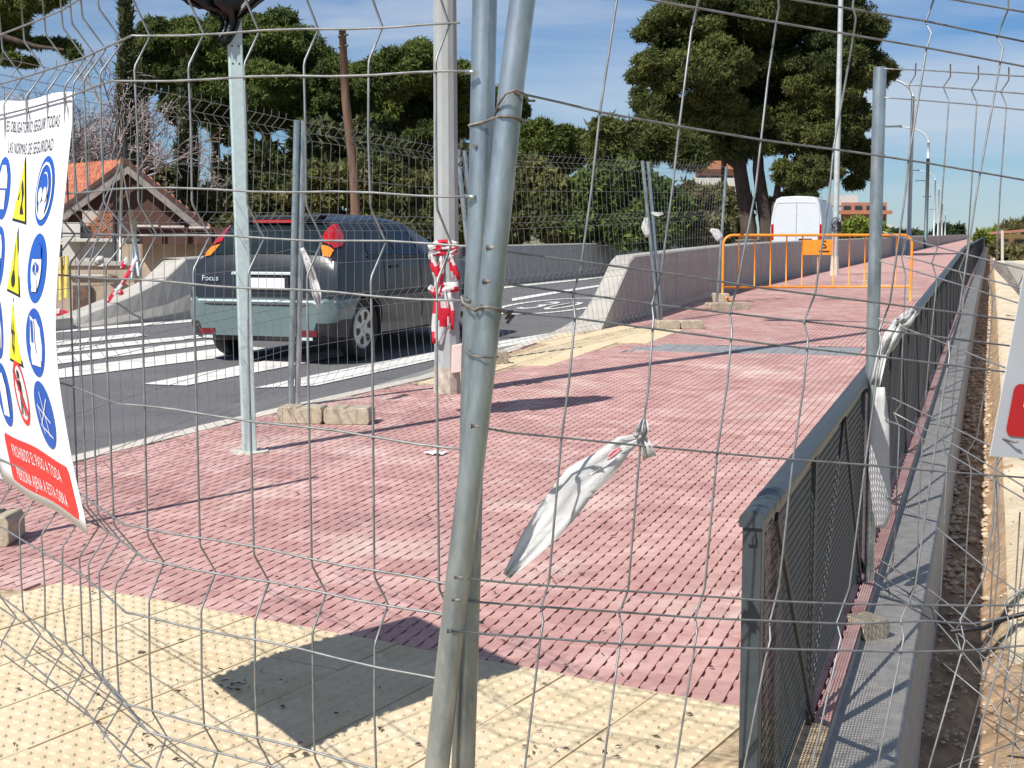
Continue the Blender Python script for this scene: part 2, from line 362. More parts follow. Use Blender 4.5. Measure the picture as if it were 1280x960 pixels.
def cell_pts(x0, y0, g=0.0014, notch=True):
    x1, y1 = x0 + CW - g, y0 + CLn - g * 0.8; x0 += g; y0 += g * 0.8
    if not notch: return [(x0, y0), (x1, y0), (x1, y1), (x0, y1)]
    return [(x0, y0), (x1, y0), (x1, y1), (x0, y1), (x0, y1 - 0.018), (x0 + 0.0062, y1 - 0.022), (x0 + 0.0062, y0 + 0.022), (x0, y0 + 0.018)]
tile_mesh = bpy.data.meshes.new('paving_tile'); mb = MB()
for i in range(4):
    for j in range(2):
        pts = [Vector((x, y, 0.0)) for x, y in cell_pts(i * CW, j * CLn)]
        mb.poly(pts); k = len(pts); 
        for q in range(k):
            a, b = pts[q], pts[(q + 1) % k]; mb.quad(b, a, a + Vector((0, 0, -0.007)), b + Vector((0, 0, -0.007)))
tile_mesh.from_pydata(mb.v, [], mb.f); tile_mesh.update(); tile_mesh.materials.append(M_red)
tile_meshes = [tile_mesh]
for m_ in M_reds[1:]:
    t_ = tile_mesh.copy(); t_.materials.clear(); t_.materials.append(m_); tile_meshes.append(t_)
TW = 0.2
cand = []
ss = 3.0
nS = int(34 / TW); nT = int((abs(T_L) + 2.3 + T_R) / TW)
tiles = []
for a in range(nS):
    for b in range(-1, 32):
        s0 = 2.6 + a * TW; t0 = T_R - (b + 1) * TW
        cs = [(U * (s0 + ds) + V * (t0 + dt)) for ds in (0, TW) for dt in (0, TW)]
        zs = [zone(c.x, c.y) for c in cs]
        if not any(z == 'r' for z in zs): continue
        tiles.append((s0, t0, zs, cs))
def vis(c):   # projects roughly into the frame
    r = Vector((c.x, c.y, elev(c.y) - CH)); f = r.y * cp - r.z * sp
    if f < 0.5: return None
    u = 640 + F_PX * r.x / f; v = 480 - F_PX * (r.y * sp + r.z * cp) / f
    return (u, v, f)
full = []
rest = []
for tl in tiles:
    s0, t0, zs, cs = tl; mid = sum(cs, Vector()) / 4; pv = vis(mid)
    if pv is None or not (-60 < pv[0] < 1340 and -60 < pv[1] < 1010): continue
    if all(z == 'r' for z in zs): full.append((pv[2], tl))
    else: rest.append(tl)
full.sort(key=lambda q: q[0]); near = full[:300]; rest += [q[1] for q in full[300:]]
rotM = Matrix(((V.x, U.x, 0), (V.y, U.y, 0), (0, 0, 1)))
rot_e = rotM.to_euler()
for i, (d_, (s0, t0, zs, cs)) in enumerate(near):
    o = bpy.data.objects.new('paving_tile', tile_meshes[random.choice((0, 0, 0, 1, 2))]); COL.objects.link(o); o.parent = sidewalk
    q = U * s0 + V * t0; o.location = (q.x, q.y, elev(q.y) + random.uniform(-0.0012, 0.0008)); 
    o.rotation_euler = Matrix.Rotation(math.atan(0.0152), 3, 'X').to_euler() if False else (rotM).to_euler()
    o.rotation_euler.x += 0.0152 * 0.94 + random.uniform(-.002, .002); o.rotation_euler.y += random.uniform(-.002, .002)
mb = MB(); fmi = []; fmi_c = 0; fmi_ok = True
for (s0, t0, zs, cs) in rest:
    d0 = s0; fmi += [fmi_c] * (len(mb.f) - len(fmi)) if s0 != -99 and fmi_ok else []; fmi_c = random.choice((0, 0, 0, 1, 2)); fmi_ok = True
    for i in range(4):
        for j in range(2):
            cxm = U * (s0 + (j + .5) * CLn) + V * (t0 + (i + .5) * CW)
            bound = not all(z == 'r' for z in zs)
            pts = cell_pts(i * CW, j * CLn, notch=d0 < 30)
            W3 = [U * (s0 + y) + V * (t0 + x) for x, y in pts]
            if bound:
                if not all(zone(w.x, w.y) == 'r' for w in (W3[0], W3[1], W3[2], W3[3])):
                    # clip against the first cream line only
                    nrm = Vector((-cdir.y, cdir.x, 0)); f = lambda w: (w - c1).dot(nrm) > 0
                    if all(zone(w.x, w.y) in ('r', 'c1') for w in W3[:4]):
                        def isx(a_, b_):
                            da, db = (a_ - c1).dot(nrm), (b_ - c1).dot(nrm); return a_.lerp(b_, da / (da - db))
                        W3 = clip(W3, f, isx)
                        if len(W3) < 3: continue
                    else: 
                        if zone(cxm.x, cxm.y) != 'r': continue
            W3 = [Vector((w.x, w.y, elev(w.y))) for w in W3]
            mb.poly(W3)
            if d0 < 14:
                for q in range(len(W3)):
                    a, b = W3[q], W3[(q + 1) % len(W3)]; mb.quad(b, a, a + Vector((0, 0, -0.007)), b + Vector((0, 0, -0.007)))
fmi += [fmi_c] * (len(mb.f) - len(fmi)); pf_ = tag(mb.build('paving_tile_field', M_red, sidewalk), kind='stuff')
for m_ in M_reds[1:]: pf_.data.materials.append(m_)
pf_.data.polygons.foreach_set('material_index', fmi)
# plain red beyond the tiles
tag(sheet([ST(36.4, T_R), ST(FAR, T_R), ST(FAR, T_L), ST(36.4, T_L)], -0.002, 'far_paving', M_red), kind='structure')
# grey band stones
mb = MB(); bd0 = band[0]
bandE = empty('paving_band'); tag(bandE, kind='structure')
for b in range(22):
    t0 = T_R - (b + 1) * 0.2; sm = 13.95
    for r_ in range(3):
        s0 = sm + r_ * 0.2 - 0.2
        cc = U * (s0 + 0.1) + V * (t0 + 0.1)
        if zone(cc.x, cc.y) != 'b': continue
        m = MB(); q = [U * (s0 + ds) + V * (t0 + dt) for ds, dt in ((0.003, 0.003), (0.003, 0.197), (0.197, 0.197), (0.197, 0.003))]
        q = [Vector((w.x, w.y, elev(w.y) - 0.02)) for w in q]; m.prism(q, (0, 0, 0.021)); m.build('band_stone', M_band, bandE)
sh = sheet(band, -0.003, 'band_bed', M_band); tag(sh, kind='structure')
# tactile tiles
TT = 0.30
tm = bpy.data.meshes.new('tactile_tile'); mb = MB(); g = 0.001
mb.box(g, g, -0.012, TT - g, TT - g, 0.0)
for i in range(6):
    for j in range(6):
        cx, cy = (i + .5) * TT / 6, (j + .5) * TT / 6; n = 9; r0, r1, h = 0.0165, 0.0115, 0.0052
        lo = [Vector((cx + r0 * math.cos(2 * math.pi * k / n), cy + r0 * math.sin(2 * math.pi * k / n), 0)) for k in range(n)]
        hi = [Vector((cx + r1 * math.cos(2 * math.pi * k / n), cy + r1 * math.sin(2 * math.pi * k / n), h)) for k in range(n)]
        mb.poly(hi)
        for k in range(n): mb.quad(lo[k], lo[(k + 1) % n], hi[(k + 1) % n], hi[k])
tm.from_pydata(mb.v, [], mb.f); tm.update(); tm.materials.append(M_cream)
def tactile(origin, ang, poly, n0, n1, m0, m1):
    d1 = Vector((math.cos(ang), math.sin(ang), 0)); d2 = Vector((-math.sin(ang), math.cos(ang), 0)); cnt = 0
    for a in range(n0, n1):
        for b in range(m0, m1):
            q = origin + d1 * (a * TT) + d2 * (b * TT); c = q + d1 * TT / 2 + d2 * TT / 2; pv = vis(c)
            if pv is None or not (-90 < pv[0] < 1010 and 380 < pv[1] < 1030): continue
            if not (inside((c.x, c.y), poly) and inside((c.x, c.y), walk2)): continue
            if max((q + d1 * u_ + d2 * w_).dot(V) for u_ in (0, TT) for w_ in (0, TT)) > T_R + .01: continue
            o = bpy.data.objects.new('tactile_tile', tm); COL.objects.link(o); o.parent = sidewalk
            o.location = (q.x, q.y, elev(q.y) + random.uniform(-.0015, .0005)); o.rotation_euler = (random.uniform(-.003, .003) + 0.0152 * math.cos(ang), random.uniform(-.003, .003), ang); cnt += 1
    return cnt
ang1 = math.atan2(cdir.y, cdir.x)
tactile(c1, ang1, cream1, -14, 12, -8, 0)
tactile(G(600, 470), math.radians(90 - 19 - 90), cream2, -12, 20, -14, 20)

# dead leaves and dirt specks on the paving: uncountable litter
mb = MB(); rnd = random.Random(5)
for k in range(420):
    if rnd.random() < 0.5: x, y = rnd.uniform(0, 920), rnd.uniform(560, 955)
    else: x, y = rnd.choice([(240, 560), (330, 545), (600, 480), (700, 720), (700, 935), (300, 860), (720, 450), (560, 500), (120, 640)]); x += rnd.gauss(0, 40); y += rnd.gauss(0, 8)
    p = G(x, y); 
    if zone(p.x, p.y) is None: continue
    a = rnd.uniform(0, 6.28); l = rnd.uniform(0.004, 0.016); w = l * rnd.uniform(0.2, 0.6); d = Vector((math.cos(a), math.sin(a), 0)); e = Vector((-d.y, d.x, 0)); z = Vector((0, 0, 0.006))
    mb.poly([p + z - d * l, p + z * 1.6 - e * w, p + z * 1.2 + d * l, p + z * 2.0 + e * w])
tag(mb.build('leaf_litter', mat('litter', (0.1, 0.065, 0.04), 0.9, var=0.4, vscale=50)), 'scattered dry leaf bits and dirt lying on the paving', 'litter', kind='stuff')
# crumpled paper on red paving
m = MB(); pc = G(545, 568); rows = []
for i in range(7):
    rows.append([pc + V * (-0.055 + i * 0.018) + U * (-0.05 + j * 0.025) + Vector((0, 0, 0.012 + 0.006 * math.sin(i * 1.7 + j * 1.1))) for j in range(5)])
m.grid(rows); tag(m.build('paper_scrap', M_poster, solid=0.001), 'small crumpled white paper scrap lying on the red paving', 'paper')

lap('paving')
# ------------------------------------------------------------------ right side: ledge, trench, bank
T_LE = T_R + 0.18
rows = []
S_ = [0.2 + 0.6 * i for i in range(60)] + [40 + 10 * i for i in range(30)]
prof = [(T_R - 0.02, -0.05), (T_LE - 0.01, -0.055), (T_LE, -0.065), (T_LE + 0.02, -0.9)]
m = MB(); m.grid([[ST(s, t, z) for t, z in prof] for s in S_]); tag(m.build('drainage_ledge', M_ledge), kind='structure')
def bank_z(s, t):
    # trench next to the ledge and the bank rising beyond it
    w = t - T_LE
    dz_ = 0.06 * max(0, min(1, (14 - s) / 9))
    if w < 0.15: z = -0.44 - dz_ + 0.03 * mnoise.noise(Vector((s * 9, t * 9, 5)))
    else:
        k = min(1, (w - 0.15) / 0.22); k = k * k * (3 - 2 * k); top = -0.50 + 0.32 * min(1, max(0, (s - 4) / 10)); z = -0.48 - dz_ + (top + 0.48 + dz_) * k
    if w > 2.3 + 0.02 * s: z -= min(6, (w - 2.3 - 0.02 * s) * 0.55)
    nz_ = mnoise.noise(Vector((s * 1.7, t * 2.2, 0))) * 0.05 + mnoise.noise(Vector((s * 6, t * 7, 3))) * 0.02
    return z + nz_ * (1 if w < 3 else 2)
TT_ = [T_LE - 0.05 + x for x in (0, 0.06, 0.12, 0.18, 0.24, 0.3, 0.36, 0.42, 0.5, 0.6, 0.7, 0.82, 0.95, 1.1, 1.3, 1.5, 1.7, 1.9, 2.1, 2.3, 2.6, 3, 3.6, 4.5, 6, 9, 14)]
SS_ = [0.2 + 0.12 * i for i in range(120)] + [14.6 + 0.4 * i for i in range(60)] + [38.6 + 6 * i for i in range(48)]
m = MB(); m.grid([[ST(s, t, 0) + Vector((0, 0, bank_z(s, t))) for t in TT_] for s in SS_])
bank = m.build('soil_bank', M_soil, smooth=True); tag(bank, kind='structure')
bank.data.materials.append(M_sand); bank.data.materials.append(mat('trench_soil_shaded', (0.36, 0.235, 0.14), 0.95, var=0.4, vscale=9, bump=0.02, bscale=18, patches=[((0.34, 0.24, 0.15), 14, 0.6, 0.72, 0.6)]))  # trench strip soil tinted darker to stand in for rail and ledge shade
nc = len(TT_) - 1
mi = []
for i in range(len(SS_) - 1):
    for j in range(nc):
        t = TT_[j] - T_LE; s = SS_[i]
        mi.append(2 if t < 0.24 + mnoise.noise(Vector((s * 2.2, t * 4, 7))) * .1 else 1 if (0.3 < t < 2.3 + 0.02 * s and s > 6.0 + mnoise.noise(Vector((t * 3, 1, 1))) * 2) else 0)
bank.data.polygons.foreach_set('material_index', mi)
# rubble in the trench (uncountable)
mb = MB(); rnd = random.Random(3)
def rock(mb, c, r, rnd):
    base = len(mb.v); ico = [(0, 0, 1), (0.9, 0, 0.2), (0.3, 0.85, 0.1), (-0.75, 0.5, 0.15), (-0.7, -0.55, 0.1), (0.3, -0.85, 0.2), (0, 0, -0.9)]
    for x, y, z in ico:
        k = r * rnd.uniform(0.65, 1.25); mb.v.append((c.x + x * k, c.y + y * k, c.z + z * k * 0.75))
    for a in range(5):
        b = (a + 1) % 5; mb.f.append((base, base + 1 + a, base + 1 + b)); mb.f.append((base + 6, base + 1 + b, base + 1 + a))
for k in range(5200):
    s = 3 + 30 * rnd.random() ** 1.5; t = T_LE + rnd.uniform(0.0, 0.22) if rnd.random() < 0.45 else T_LE + rnd.uniform(0.2, 1.6)
    r = rnd.uniform(0.004, 0.017) if s < 7 else rnd.uniform(0.006, 0.028) * (1.3 if s > 6 and t < T_LE + .22 else 1) * (0.35 if t > T_LE + 0.24 else 1); p = ST(s, t, 0); p.z += bank_z(s, t) + r * 0.3; rock(mb, p, r, rnd)
tag(mb.build('rubble', M_rock), 'loose stones and rubble along the bottom of the trench', 'rubble', kind='stuff')
# concrete chamber beyond
ch = empty('concrete_chamber', P(1262, 335, 24)); tag(ch, 'open concrete drain chamber set in the sand track', 'drain')
m = MB()
for q in ([(1236, 329), (1256, 329), (1271, 352), (1271, 366)],):
    pts = [P(x, y, 20.5) for i, (x, y) in enumerate(q)]; m.prism(pts, (0.05, .15, 0))
m.build('mouth_shade', mat('recess_shade', (0.2, 0.18, 0.16), 0.9, var=0.3), ch)  # thin dark plate painted as the shade inside the recess
m = MB(); m.prism([P(1256, 326, 20.6), P(1310, 336, 20.6), P(1310, 380, 20.6), P(1272, 368, 20.6)], (0.1, 0.3, 0)); m.build('chamber_wall', M_conc, ch, bevel=0.01)
# far terrain
m = MB(); R_ = 2500
m.quad((-R_, -60, -3.2), (R_, -60, -3.2), (R_, R_, -3.2), (-R_, R_, -3.2)); tag(m.build('ground', M_grass), kind='structure')

# ------------------------------------------------------------------ parapets
def parapet(name, line, side, hgt, ramp, label, prof=None, z0=RZ, capm=M_conc):
    """line: plan points on the road-side base; side: unit sign to the back. Sloping end over `ramp` metres."""
    L_ = [Vector((p.x, p.y, 0)) for p in line]
    # resample
    pts = [L_[0]]
    for i in range(len(L_) - 1):
        d = (L_[i + 1] - L_[i]).length; n = max(1, int(d / (0.2 if i == 0 else 2.5)))
        for k in range(1, n + 1): pts.append(L_[i].lerp(L_[i + 1], k / n))
    rows = []; dist = 0
    for i, p in enumerate(pts):
        a = pts[max(0, i - 1)]; b = pts[min(len(pts) - 1, i + 1)]; t = (b - a).normalized(); n = Vector((-t.y, t.x, 0)) * side
        if i: dist += (p - pts[i - 1]).length
        k = ramp(dist); e = elev(p.y)
        rows.append([p + n * o + Vector((0, 0, e + z0 + max(0.02, z * k))) if z > 0 else p + n * o + Vector((0, 0, e + z0 - 0.05)) for o, z in prof])
    m = MB(); m.grid(rows); m.poly(rows[0][::-1]); m.poly(rows[-1])
    return m.build(name, capm, smooth=False)
near_line = [ST(q_, T_L - 0.74) for q_ in (S_P0, S_P0 + 3, 36, 120, FAR)]
pr_near = [(0.0, -1), (0.0, 0.10), (0.17, 0.32), (0.24, 0.92), (0.44, 0.92), (0.52, 0.3), (0.52, -1)]
pr_near = [(0.0, -1), (0.0, 0.08), (0.30, 0.34), (0.48, 0.90), (0.50, 0.92), (0.72, 0.92), (0.74, 0.90), (0.74, -1)]
pn = parapet('concrete_parapet', near_line, -1, 0.92, lambda d: 0.08 + 0.92 * min(1, d / 1.6), None, pr_near)
tag(pn, 'concrete parapet between road and red path, starting with a sloped end', 'parapet')
M_joint = mat('joint_sealant', (0.1, 0.095, 0.09), 0.9)
for i in range(14):
    s_ = S_P0 + 4.2 + i * 4; m = MB(); q = [ST(s_, T_L + 0.0015, -.02), ST(s_ + .018, T_L + 0.0015, -.02), ST(s_ + .018, T_L + 0.0015, .79), ST(s_, T_L + 0.0015, .79)]; m.prism(q, V * -.01); m.build('expansion_joint', M_joint, pn)
pr_far = [(0.0, -1), (0.0, 0.10), (0.0, 0.13), (0.06, 0.34), (0.12, 0.82), (0.14, 0.84), (0.5, 0.84), (0.52, 0.82), (0.52, -1)]
fl = [FW[1], FW[1].lerp(FW[2], 0.99), FW[2], FW[3], FW[4], FW[5], FW[6]]
d0 = (fl[0] - fl[2]).length
def rampf(d):
    return float(np.interp(d, [0, 1.05, 1.2, 1.75, 2.2], [.1, .40, .45, .66, 1.0]))
pf = parapet('concrete_parapet', fl, 1, 0.84, rampf, None, pr_far)
tag(pf, 'long concrete parapet on the far side of the road, behind the car', 'parapet')
# low kerb to the left of it
m = MB(); a, b = fw0, FW[1]; n = Vector((-(b - a).y, (b - a).x, 0)).normalized()
q = [a, b, b + n * 0.5, a + n * 0.5]; q = [Vector((w.x, w.y, elev(w.y) + RZ - 0.05)) for w in q]; m.prism(q, (0, 0, 0.2)); tag(m.build('far_kerb', M_conc), kind='structure')
# verge behind the far wall
q = [fw0 + n * 0.4, FW[1] + n * 0.4, FW[3] + n * 0.4, FW[4] + n * .4, FW[5] + n * .4, FW[5] + n * 12, FW[3] + n * 14, fw0 + n * 25]
tag(sheet(q, -0.35, 'verge', M_soil), kind='structure')

# ------------------------------------------------------------------ railing
HR = 0.738
S_R0 = 2.80; T_RT = -0.430
rail = empty('railing', ST(S_R0, T_RT)); tag(rail, 'dark grey mesh railing with rounded handrail along the right edge of the red path', 'railing')
# handrail : rounded section swept along
sec = [(a_ * .72, b_ * .8) for a_, b_ in [(-0.034, -0.012), (-0.037, 0.0), (-0.034, 0.014), (-0.024, 0.026), (-0.009, 0.033), (0.009, 0.033), (0.024, 0.026), (0.034, 0.014), (0.037, 0.0), (0.034, -0.012)]]
S_end = 170
sl = [S_R0 - 0.02 + 0.5 * i for i in range(60)] + [S_R0 + 30 + 3 * i for i in range(60)]
m = MB(); rws = [[ST(s, T_RT + a, HR + b) for a, b in sec] for s in sl]; m.grid(rws, closed=True); m.poly(rws[0]); m.poly(rws[-1][::-1])
m.build('handrail', M_rail, rail, smooth=True, sharp=50)
# shallow weld rings near the end
for ds in (0.12, 0.2):
    m = MB(); rws = [[ST(S_R0 + ds + d, T_RT + a * k, HR + b * k) for a, b in sec] for d, k in ((0, 1.0), (0.003, 1.035), (0.006, 1.0))]; m.grid(rws, closed=True); m.build('weld_seam', M_rail, rail, smooth=True)
def flat(s0, z0, s1, z1, w=0.03, th=0.012, toff=0.0):
    a, b = ST(s0, T_RT + toff, z0), ST(s1, T_RT + toff, z1); d = (b - a).normalized(); side = V; wv = d.cross(side).normalized()
    m = MB(); pts = [a - wv * w / 2 - side * th / 2, a + wv * w / 2 - side * th / 2, a + wv * w / 2 + side * th / 2, a - wv * w / 2 + side * th / 2]; m.prism(pts, b - a); return m
# end post
m = MB(); a = ST(S_R0 - 0.01, T_RT, -0.1); 
pts = [ST(S_R0 - 0.012, T_RT - 0.0195, -0.12), ST(S_R0 - 0.012, T_RT + 0.0195, -0.12), ST(S_R0 + 0.03, T_RT + 0.0195, -0.12), ST(S_R0 + 0.03, T_RT - 0.0195, -0.12)]
m.prism(pts, (0, 0, HR + 0.11)); m.build('end_post', M_rail, rail, bevel=0.002)
PS = 1.5; nposts = 60
shared = {}
for i in range(nposts):
    s = S_R0 + 0.95 + i * PS
    flat(s, -0.02, s, HR - 0.01, 0.045, 0.012, 0.012).build('rail_post', M_mesh, rail)
    if i < 22:
        flat(s, 0.02, s + PS / 2, HR - 0.03, 0.022, 0.008, 0.014).build('brace', M_mesh, rail)
        flat(s, 0.02, s - PS / 2, HR - 0.03, 0.022, 0.008, 0.018).build('brace', M_mesh, rail)
m = MB()
for z in (0.03, HR - 0.035):
    for i in range(len(sl) - 1):
        a, b = ST(sl[i], T_RT, z), ST(sl[i + 1], T_RT, z)
        pts = [a + V * -0.008 + Vector((0, 0, -0.008)), a + V * 0.008 + Vector((0, 0, -0.008)), a + V * 0.008 + Vector((0, 0, 0.008)), a + V * -0.008 + Vector((0, 0, 0.008))]; m.prism(pts, b - a)
m.build('mesh_frame', M_rail, rail)
# woven mesh infill : thin 3-sided wires, real holes
mb = MB()
def thin(mb, a, b, r, ax1, ax2):
    n = len(mb.v)
    for p in (a, b):
        for u, w in ((0, 1), (-0.87, -0.5), (0.87, -0.5)): mb.v.append(tuple(p + ax1 * (u * r) + ax2 * (w * r)))
    for k in range(3): k2 = (k + 1) % 3; mb.f.append((n + k, n + k2, n + 3 + k2, n + 3 + k))
Zv = Vector((0, 0, 1))
s = S_R0 + 0.05; smax = S_R0 + 34
while s < smax:
    st = 0.019 if s < 16 else 0.024; r = 0.0014 if s < 16 else 0.0018
    thin(mb, ST(s, T_RT - 0.01, 0.03), ST(s, T_RT - 0.01, HR - 0.03), r, V, U); s += st
z = 0.045
while z < HR - 0.04:
    s = S_R0 + 0.05
    while s < smax: thin(mb, ST(s, T_RT - 0.013, z), ST(s + 1.5, T_RT - 0.013, z), 0.0016, V, Zv); s += 1.5
    z += 0.024
tag(mb.build('mesh_infill', M_mesh, rail), kind='stuff')
mb = MB(); s = smax
while s < S_end:
    thin(mb, ST(s, T_RT - 0.01, 0.03), ST(s, T_RT - 0.01, HR - 0.03), 0.012, V, U); s += 0.06
tag(mb.build('far_mesh_infill', M_mesh, rail), kind='stuff')

lap('railing')
# ------------------------------------------------------------------ foreground fence, left panel
nodes = [(595, 2.36), (150, 2.70), (95, 3.02), (0, 3.50), (-110, 4.15)]
def ZL(x):
    for i in range(len(nodes) - 1):
        a, b = nodes[i], nodes[i + 1]
        if x >= b[0] or i == len(nodes) - 2:
            k = (a[0] - x) / (a[0] - b[0]); return 1 / ((1 - k) / a[1] + k / b[1])
def XY(x): q = P(x, 500, ZL(x)); return Vector((q.x, q.y, 0))
def XYn(x):
    t = (XY(x + 12) - XY(x - 12)).normalized(); n = Vector((-t.y, t.x, 0)); return n if n.y > 0 else -n
ysR = [-48, 25, 90, 245, 307, 377, 562, 735, 786, 857, 990, 1045, 1085]
ysL = [-24, 42, 102, 235, 293, 350, 506, 657, 707, 769, 885, 925, 958]
zR = [P(580, y, 2.37).z for y in ysR]; zLv = [P(165, y, 2.69).z for y in ysL]
def lev(i, x): k = min(1, max(0, (580 - x) / 415)); return zR[i] * (1 - k) + zLv[i] * k
peaks = {1: .045, 4: .05, 8: .045, 11: .04}
WIRE = 0.0021
lp = empty('mesh_fence_panel', XY(400) + Vector((0, 0, 0))); tag(lp, 'nearest bent wire mesh fence panel, on the left, carrying the safety poster', 'fence panel', 'temporary wire mesh fence panels')
hx = [588, 560, 520, 470, 420, 370, 320, 270, 220, 180, 160, 150, 140, 125, 110, 95, 80, 60, 40, 20, 0, -30, -60, -100]
hr_ = random.Random(12)
for i in range(len(ysR)):
    d = peaks.get(i, 0); ph = hr_.uniform(0, 6)
    pts = []
    for x in hx:
        q = XY(x) + XYn(x) * d; q.z = lev(i, x) + 0.0022 * math.sin(x * 0.03 + ph); pts.append(q)
    if i in (1,): pts = pts[1:]
    m = MB(); m.tube(pts, WIRE * 1.05, 6); m.build('horizontal_wire', M_wire, lp, smooth=True)
vx = [546, 464, 385, 312, 244, 178, 135, 115, 102, 91, 70, 44, 17, -12, -45, -80]
for x in vx:
    n = XYn(x); base = XY(x); pts = []
    def at(z, off, dx=0): q = base + n * off; q.z = z; pts.append(q)
    at(lev(0, x) + 0.05, 0)
    order = [1, 4, 8, 11]
    for w in order:
        zc = lev(w, x); d = peaks[w] + 0.004; h = 0.058
        at(zc + h + 0.008, 0.004); at(zc + h, 0.006); at(zc, d); at(zc - h, 0.006); at(zc - h - 0.01, 0.003)
        if w != 11: at(zc - h - 0.13, 0.003 + hr_.uniform(-.004, .004))
    at(lev(12, x) - 0.02, 0)
    m = MB(); m.tube(pts, WIRE, 6); m.build('vertical_wire', M_wire, lp, smooth=True)
tl = [P(607, -60, 2.40), P(601, 240, 2.385), P(592, 440, 2.385), P(586, 720, 2.38), P(579, 960, 2.38), P(574, 1130, 2.38)]
m = MB(); m.tube(tl, 0.0205, 24); m.build('post', M_galv, lp, smooth=True, sharp=50)
m = MB(); m.tube([P(593, 182, 2.372), P(593, 182, 2.364)], 0.0035, 8); m.build('rivet', M_rustwire, lp)
for y in (90, 246):
    q = P(590, y, 2.363); m = MB(); m.tube([q + Vector((-.012, 0, 0)), q + Vector((.004, 0, 0))], 0.0042, 6); m.build('weld_bead', M_galv, lp, smooth=True)
# ------------------------------------------------------------------ foreground fence, right panel
def ZRp(x): k = (x - 650) / 630; return 1 / ((1 - k) / 2.37 + k / 2.92)
rp = empty('mesh_fence_panel', P(900, 480, ZRp(900)) * 1.0); tag(rp, 'nearest leaning wire mesh fence panel, on the right, in front of the railing', 'fence panel', 'temporary wire mesh fence panels')
def smooth_px(pts, n=3):
    out = []
    for i in range(len(pts) - 1):
        for k in range(n): out.append((pts[i][0] + (pts[i + 1][0] - pts[i][0]) * k / n, pts[i][1] + (pts[i + 1][1] - pts[i][1]) * k / n))
    return out + [pts[-1]]
H = [([(700, -50), (860, -28), (995, 0), (1155, 26), (1280, 52), (1340, 66)], .03), ([(690, -22), (812, 0), (872, 10), (960, 26), (1067, 44), (1160, 60), (1280, 83), (1340, 95)], 0), ([(900, -44), (1050, -22), (1195, 0), (1280, 15), (1340, 26)], 0),
     ([(646, 116), (700, 128), (750, 140), (850, 158), (960, 176), (1067, 190), (1160, 204), (1280, 225), (1340, 236)], 0),
     ([(612, 310), (640, 316), (727, 327), (845, 343), (960, 361), (1110, 380), (1266, 400), (1340, 410)], 0), ([(606, 350), (640, 356), (715, 366), (815, 380), (960, 397), (1100, 412), (1260, 432), (1340, 443)], .035), ([(603, 383), (640, 390), (720, 398), (817, 411), (960, 430), (1102, 446), (1258, 465), (1340, 476)], 0),
     ([(594, 533), (640, 541), (702, 547), (800, 557), (960, 572), (1081, 581), (1160, 588), (1280, 597), (1340, 601)], 0),
     ([(572, 722), (640, 729), (742, 736), (877, 745), (960, 751), (1060, 755), (1210, 757), (1340, 756)], 0), ([(568, 750), (640, 756), (774, 765), (869, 772), (960, 776), (1060, 780), (1160, 776), (1215, 780), (1280, 767), (1340, 758)], .03), ([(563, 789), (640, 795), (777, 805), (871, 809), (960, 811), (1130, 815), (1210, 813), (1280, 807), (1340, 800)], 0),
     ([(545, 985), (640, 990), (800, 994), (960, 996), (1340, 990)], 0)]
for pts, d in H:
    m = MB(); m.tube([P(x, y, ZRp(x) + d) for x, y in smooth_px(pts, 2)], WIRE, 6); m.build('horizontal_wire', M_wire, rp, smooth=True)
Vw = [[(784, -60), (771, 0), (750, 140), (739, 240), (726, 335), '*(716,367)', (719, 395), (711, 480), (702, 547), (686, 727), '*(676,760)', (679, 777), (675, 802), (656, 960), (646, 1040)],
      [(878, -50), (873, 0), '*(870,14)', (864, 40), (849, 158), (840, 240), (826, 345), '*(815,380)', (817, 397), (811, 480), (800, 562), (785, 738), '*(774,766)', (777, 787), (754, 960), (744, 1040)],
      [(968, -40), (974, 8), '*(970,30)', (960, 98), (944, 240), (922, 357), '*(912,390)', (915, 412), (909, 480), (896, 570), (881, 735), '*(869,772)', (871, 790), (867, 817), (844, 960), (834, 1040)],
      [(1072, -45), (1066, 8), (1070, 22), '*(1067,45)', (1042, 185), (1037, 240), (1019, 367), '*(1005,402)', (1010, 425), (1005, 480), (991, 577), (974, 732), '*(962,778)', (963, 800), (957, 822), (930, 960), (918, 1040)],
      [(1185, -45), (1167, 0), '*(1157,28)', (1164, 42), (1158, 62), (1135, 205), (1132, 240), (1112, 380), '*(1099,412)', (1102, 432), (1095, 480), (1081, 583), (1062, 735), '*(1046,778)', (1051, 797), (1014, 960), (1000, 1040)],
      [(1262, -40), (1260, 12), '*(1246,46)', (1254, 60), (1250, 80), (1221, 240), (1199, 388), '*(1186,425)', (1187, 445), (1181, 480), (1160, 620), (1144, 735), '*(1126,774)', (1130, 797), (1096, 960), (1080, 1040)],
      [(1330, 60), (1300, 240), (1275, 400), '*(1262,440)', (1262, 470), (1244, 590), (1241, 655), (1230, 722), '*(1200,775)', (1206, 802), (1161, 960), (1146, 1040)],
      [(1330, 600), (1280, 735), '*(1255,752)', (1262, 782), (1211, 960), (1195, 1040)]]
for vl in Vw:
    pts = []
    for q in vl:
        if isinstance(q, str): a, b = q[2:-1].split(','); x, y = float(a), float(b); pts.append(P(x, y, ZRp(x) + .033))
        else: pts.append(P(q[0], q[1], ZRp(q[0]) + .002))
    m = MB(); m.tube(pts, WIRE * 0.98, 6); m.build('vertical_wire', M_wire, rp, smooth=True)
tr = [P(661, -60, 2.335), P(640, 100, 2.335), P(620, 300, 2.335), P(606, 440, 2.335), P(590, 580, 2.335), P(573, 720, 2.335), P(546, 960, 2.335), P(528, 1120, 2.335)]
m = MB(); m.tube(tr, 0.0208, 24); m.build('post', M_galv, rp, smooth=True, sharp=50)
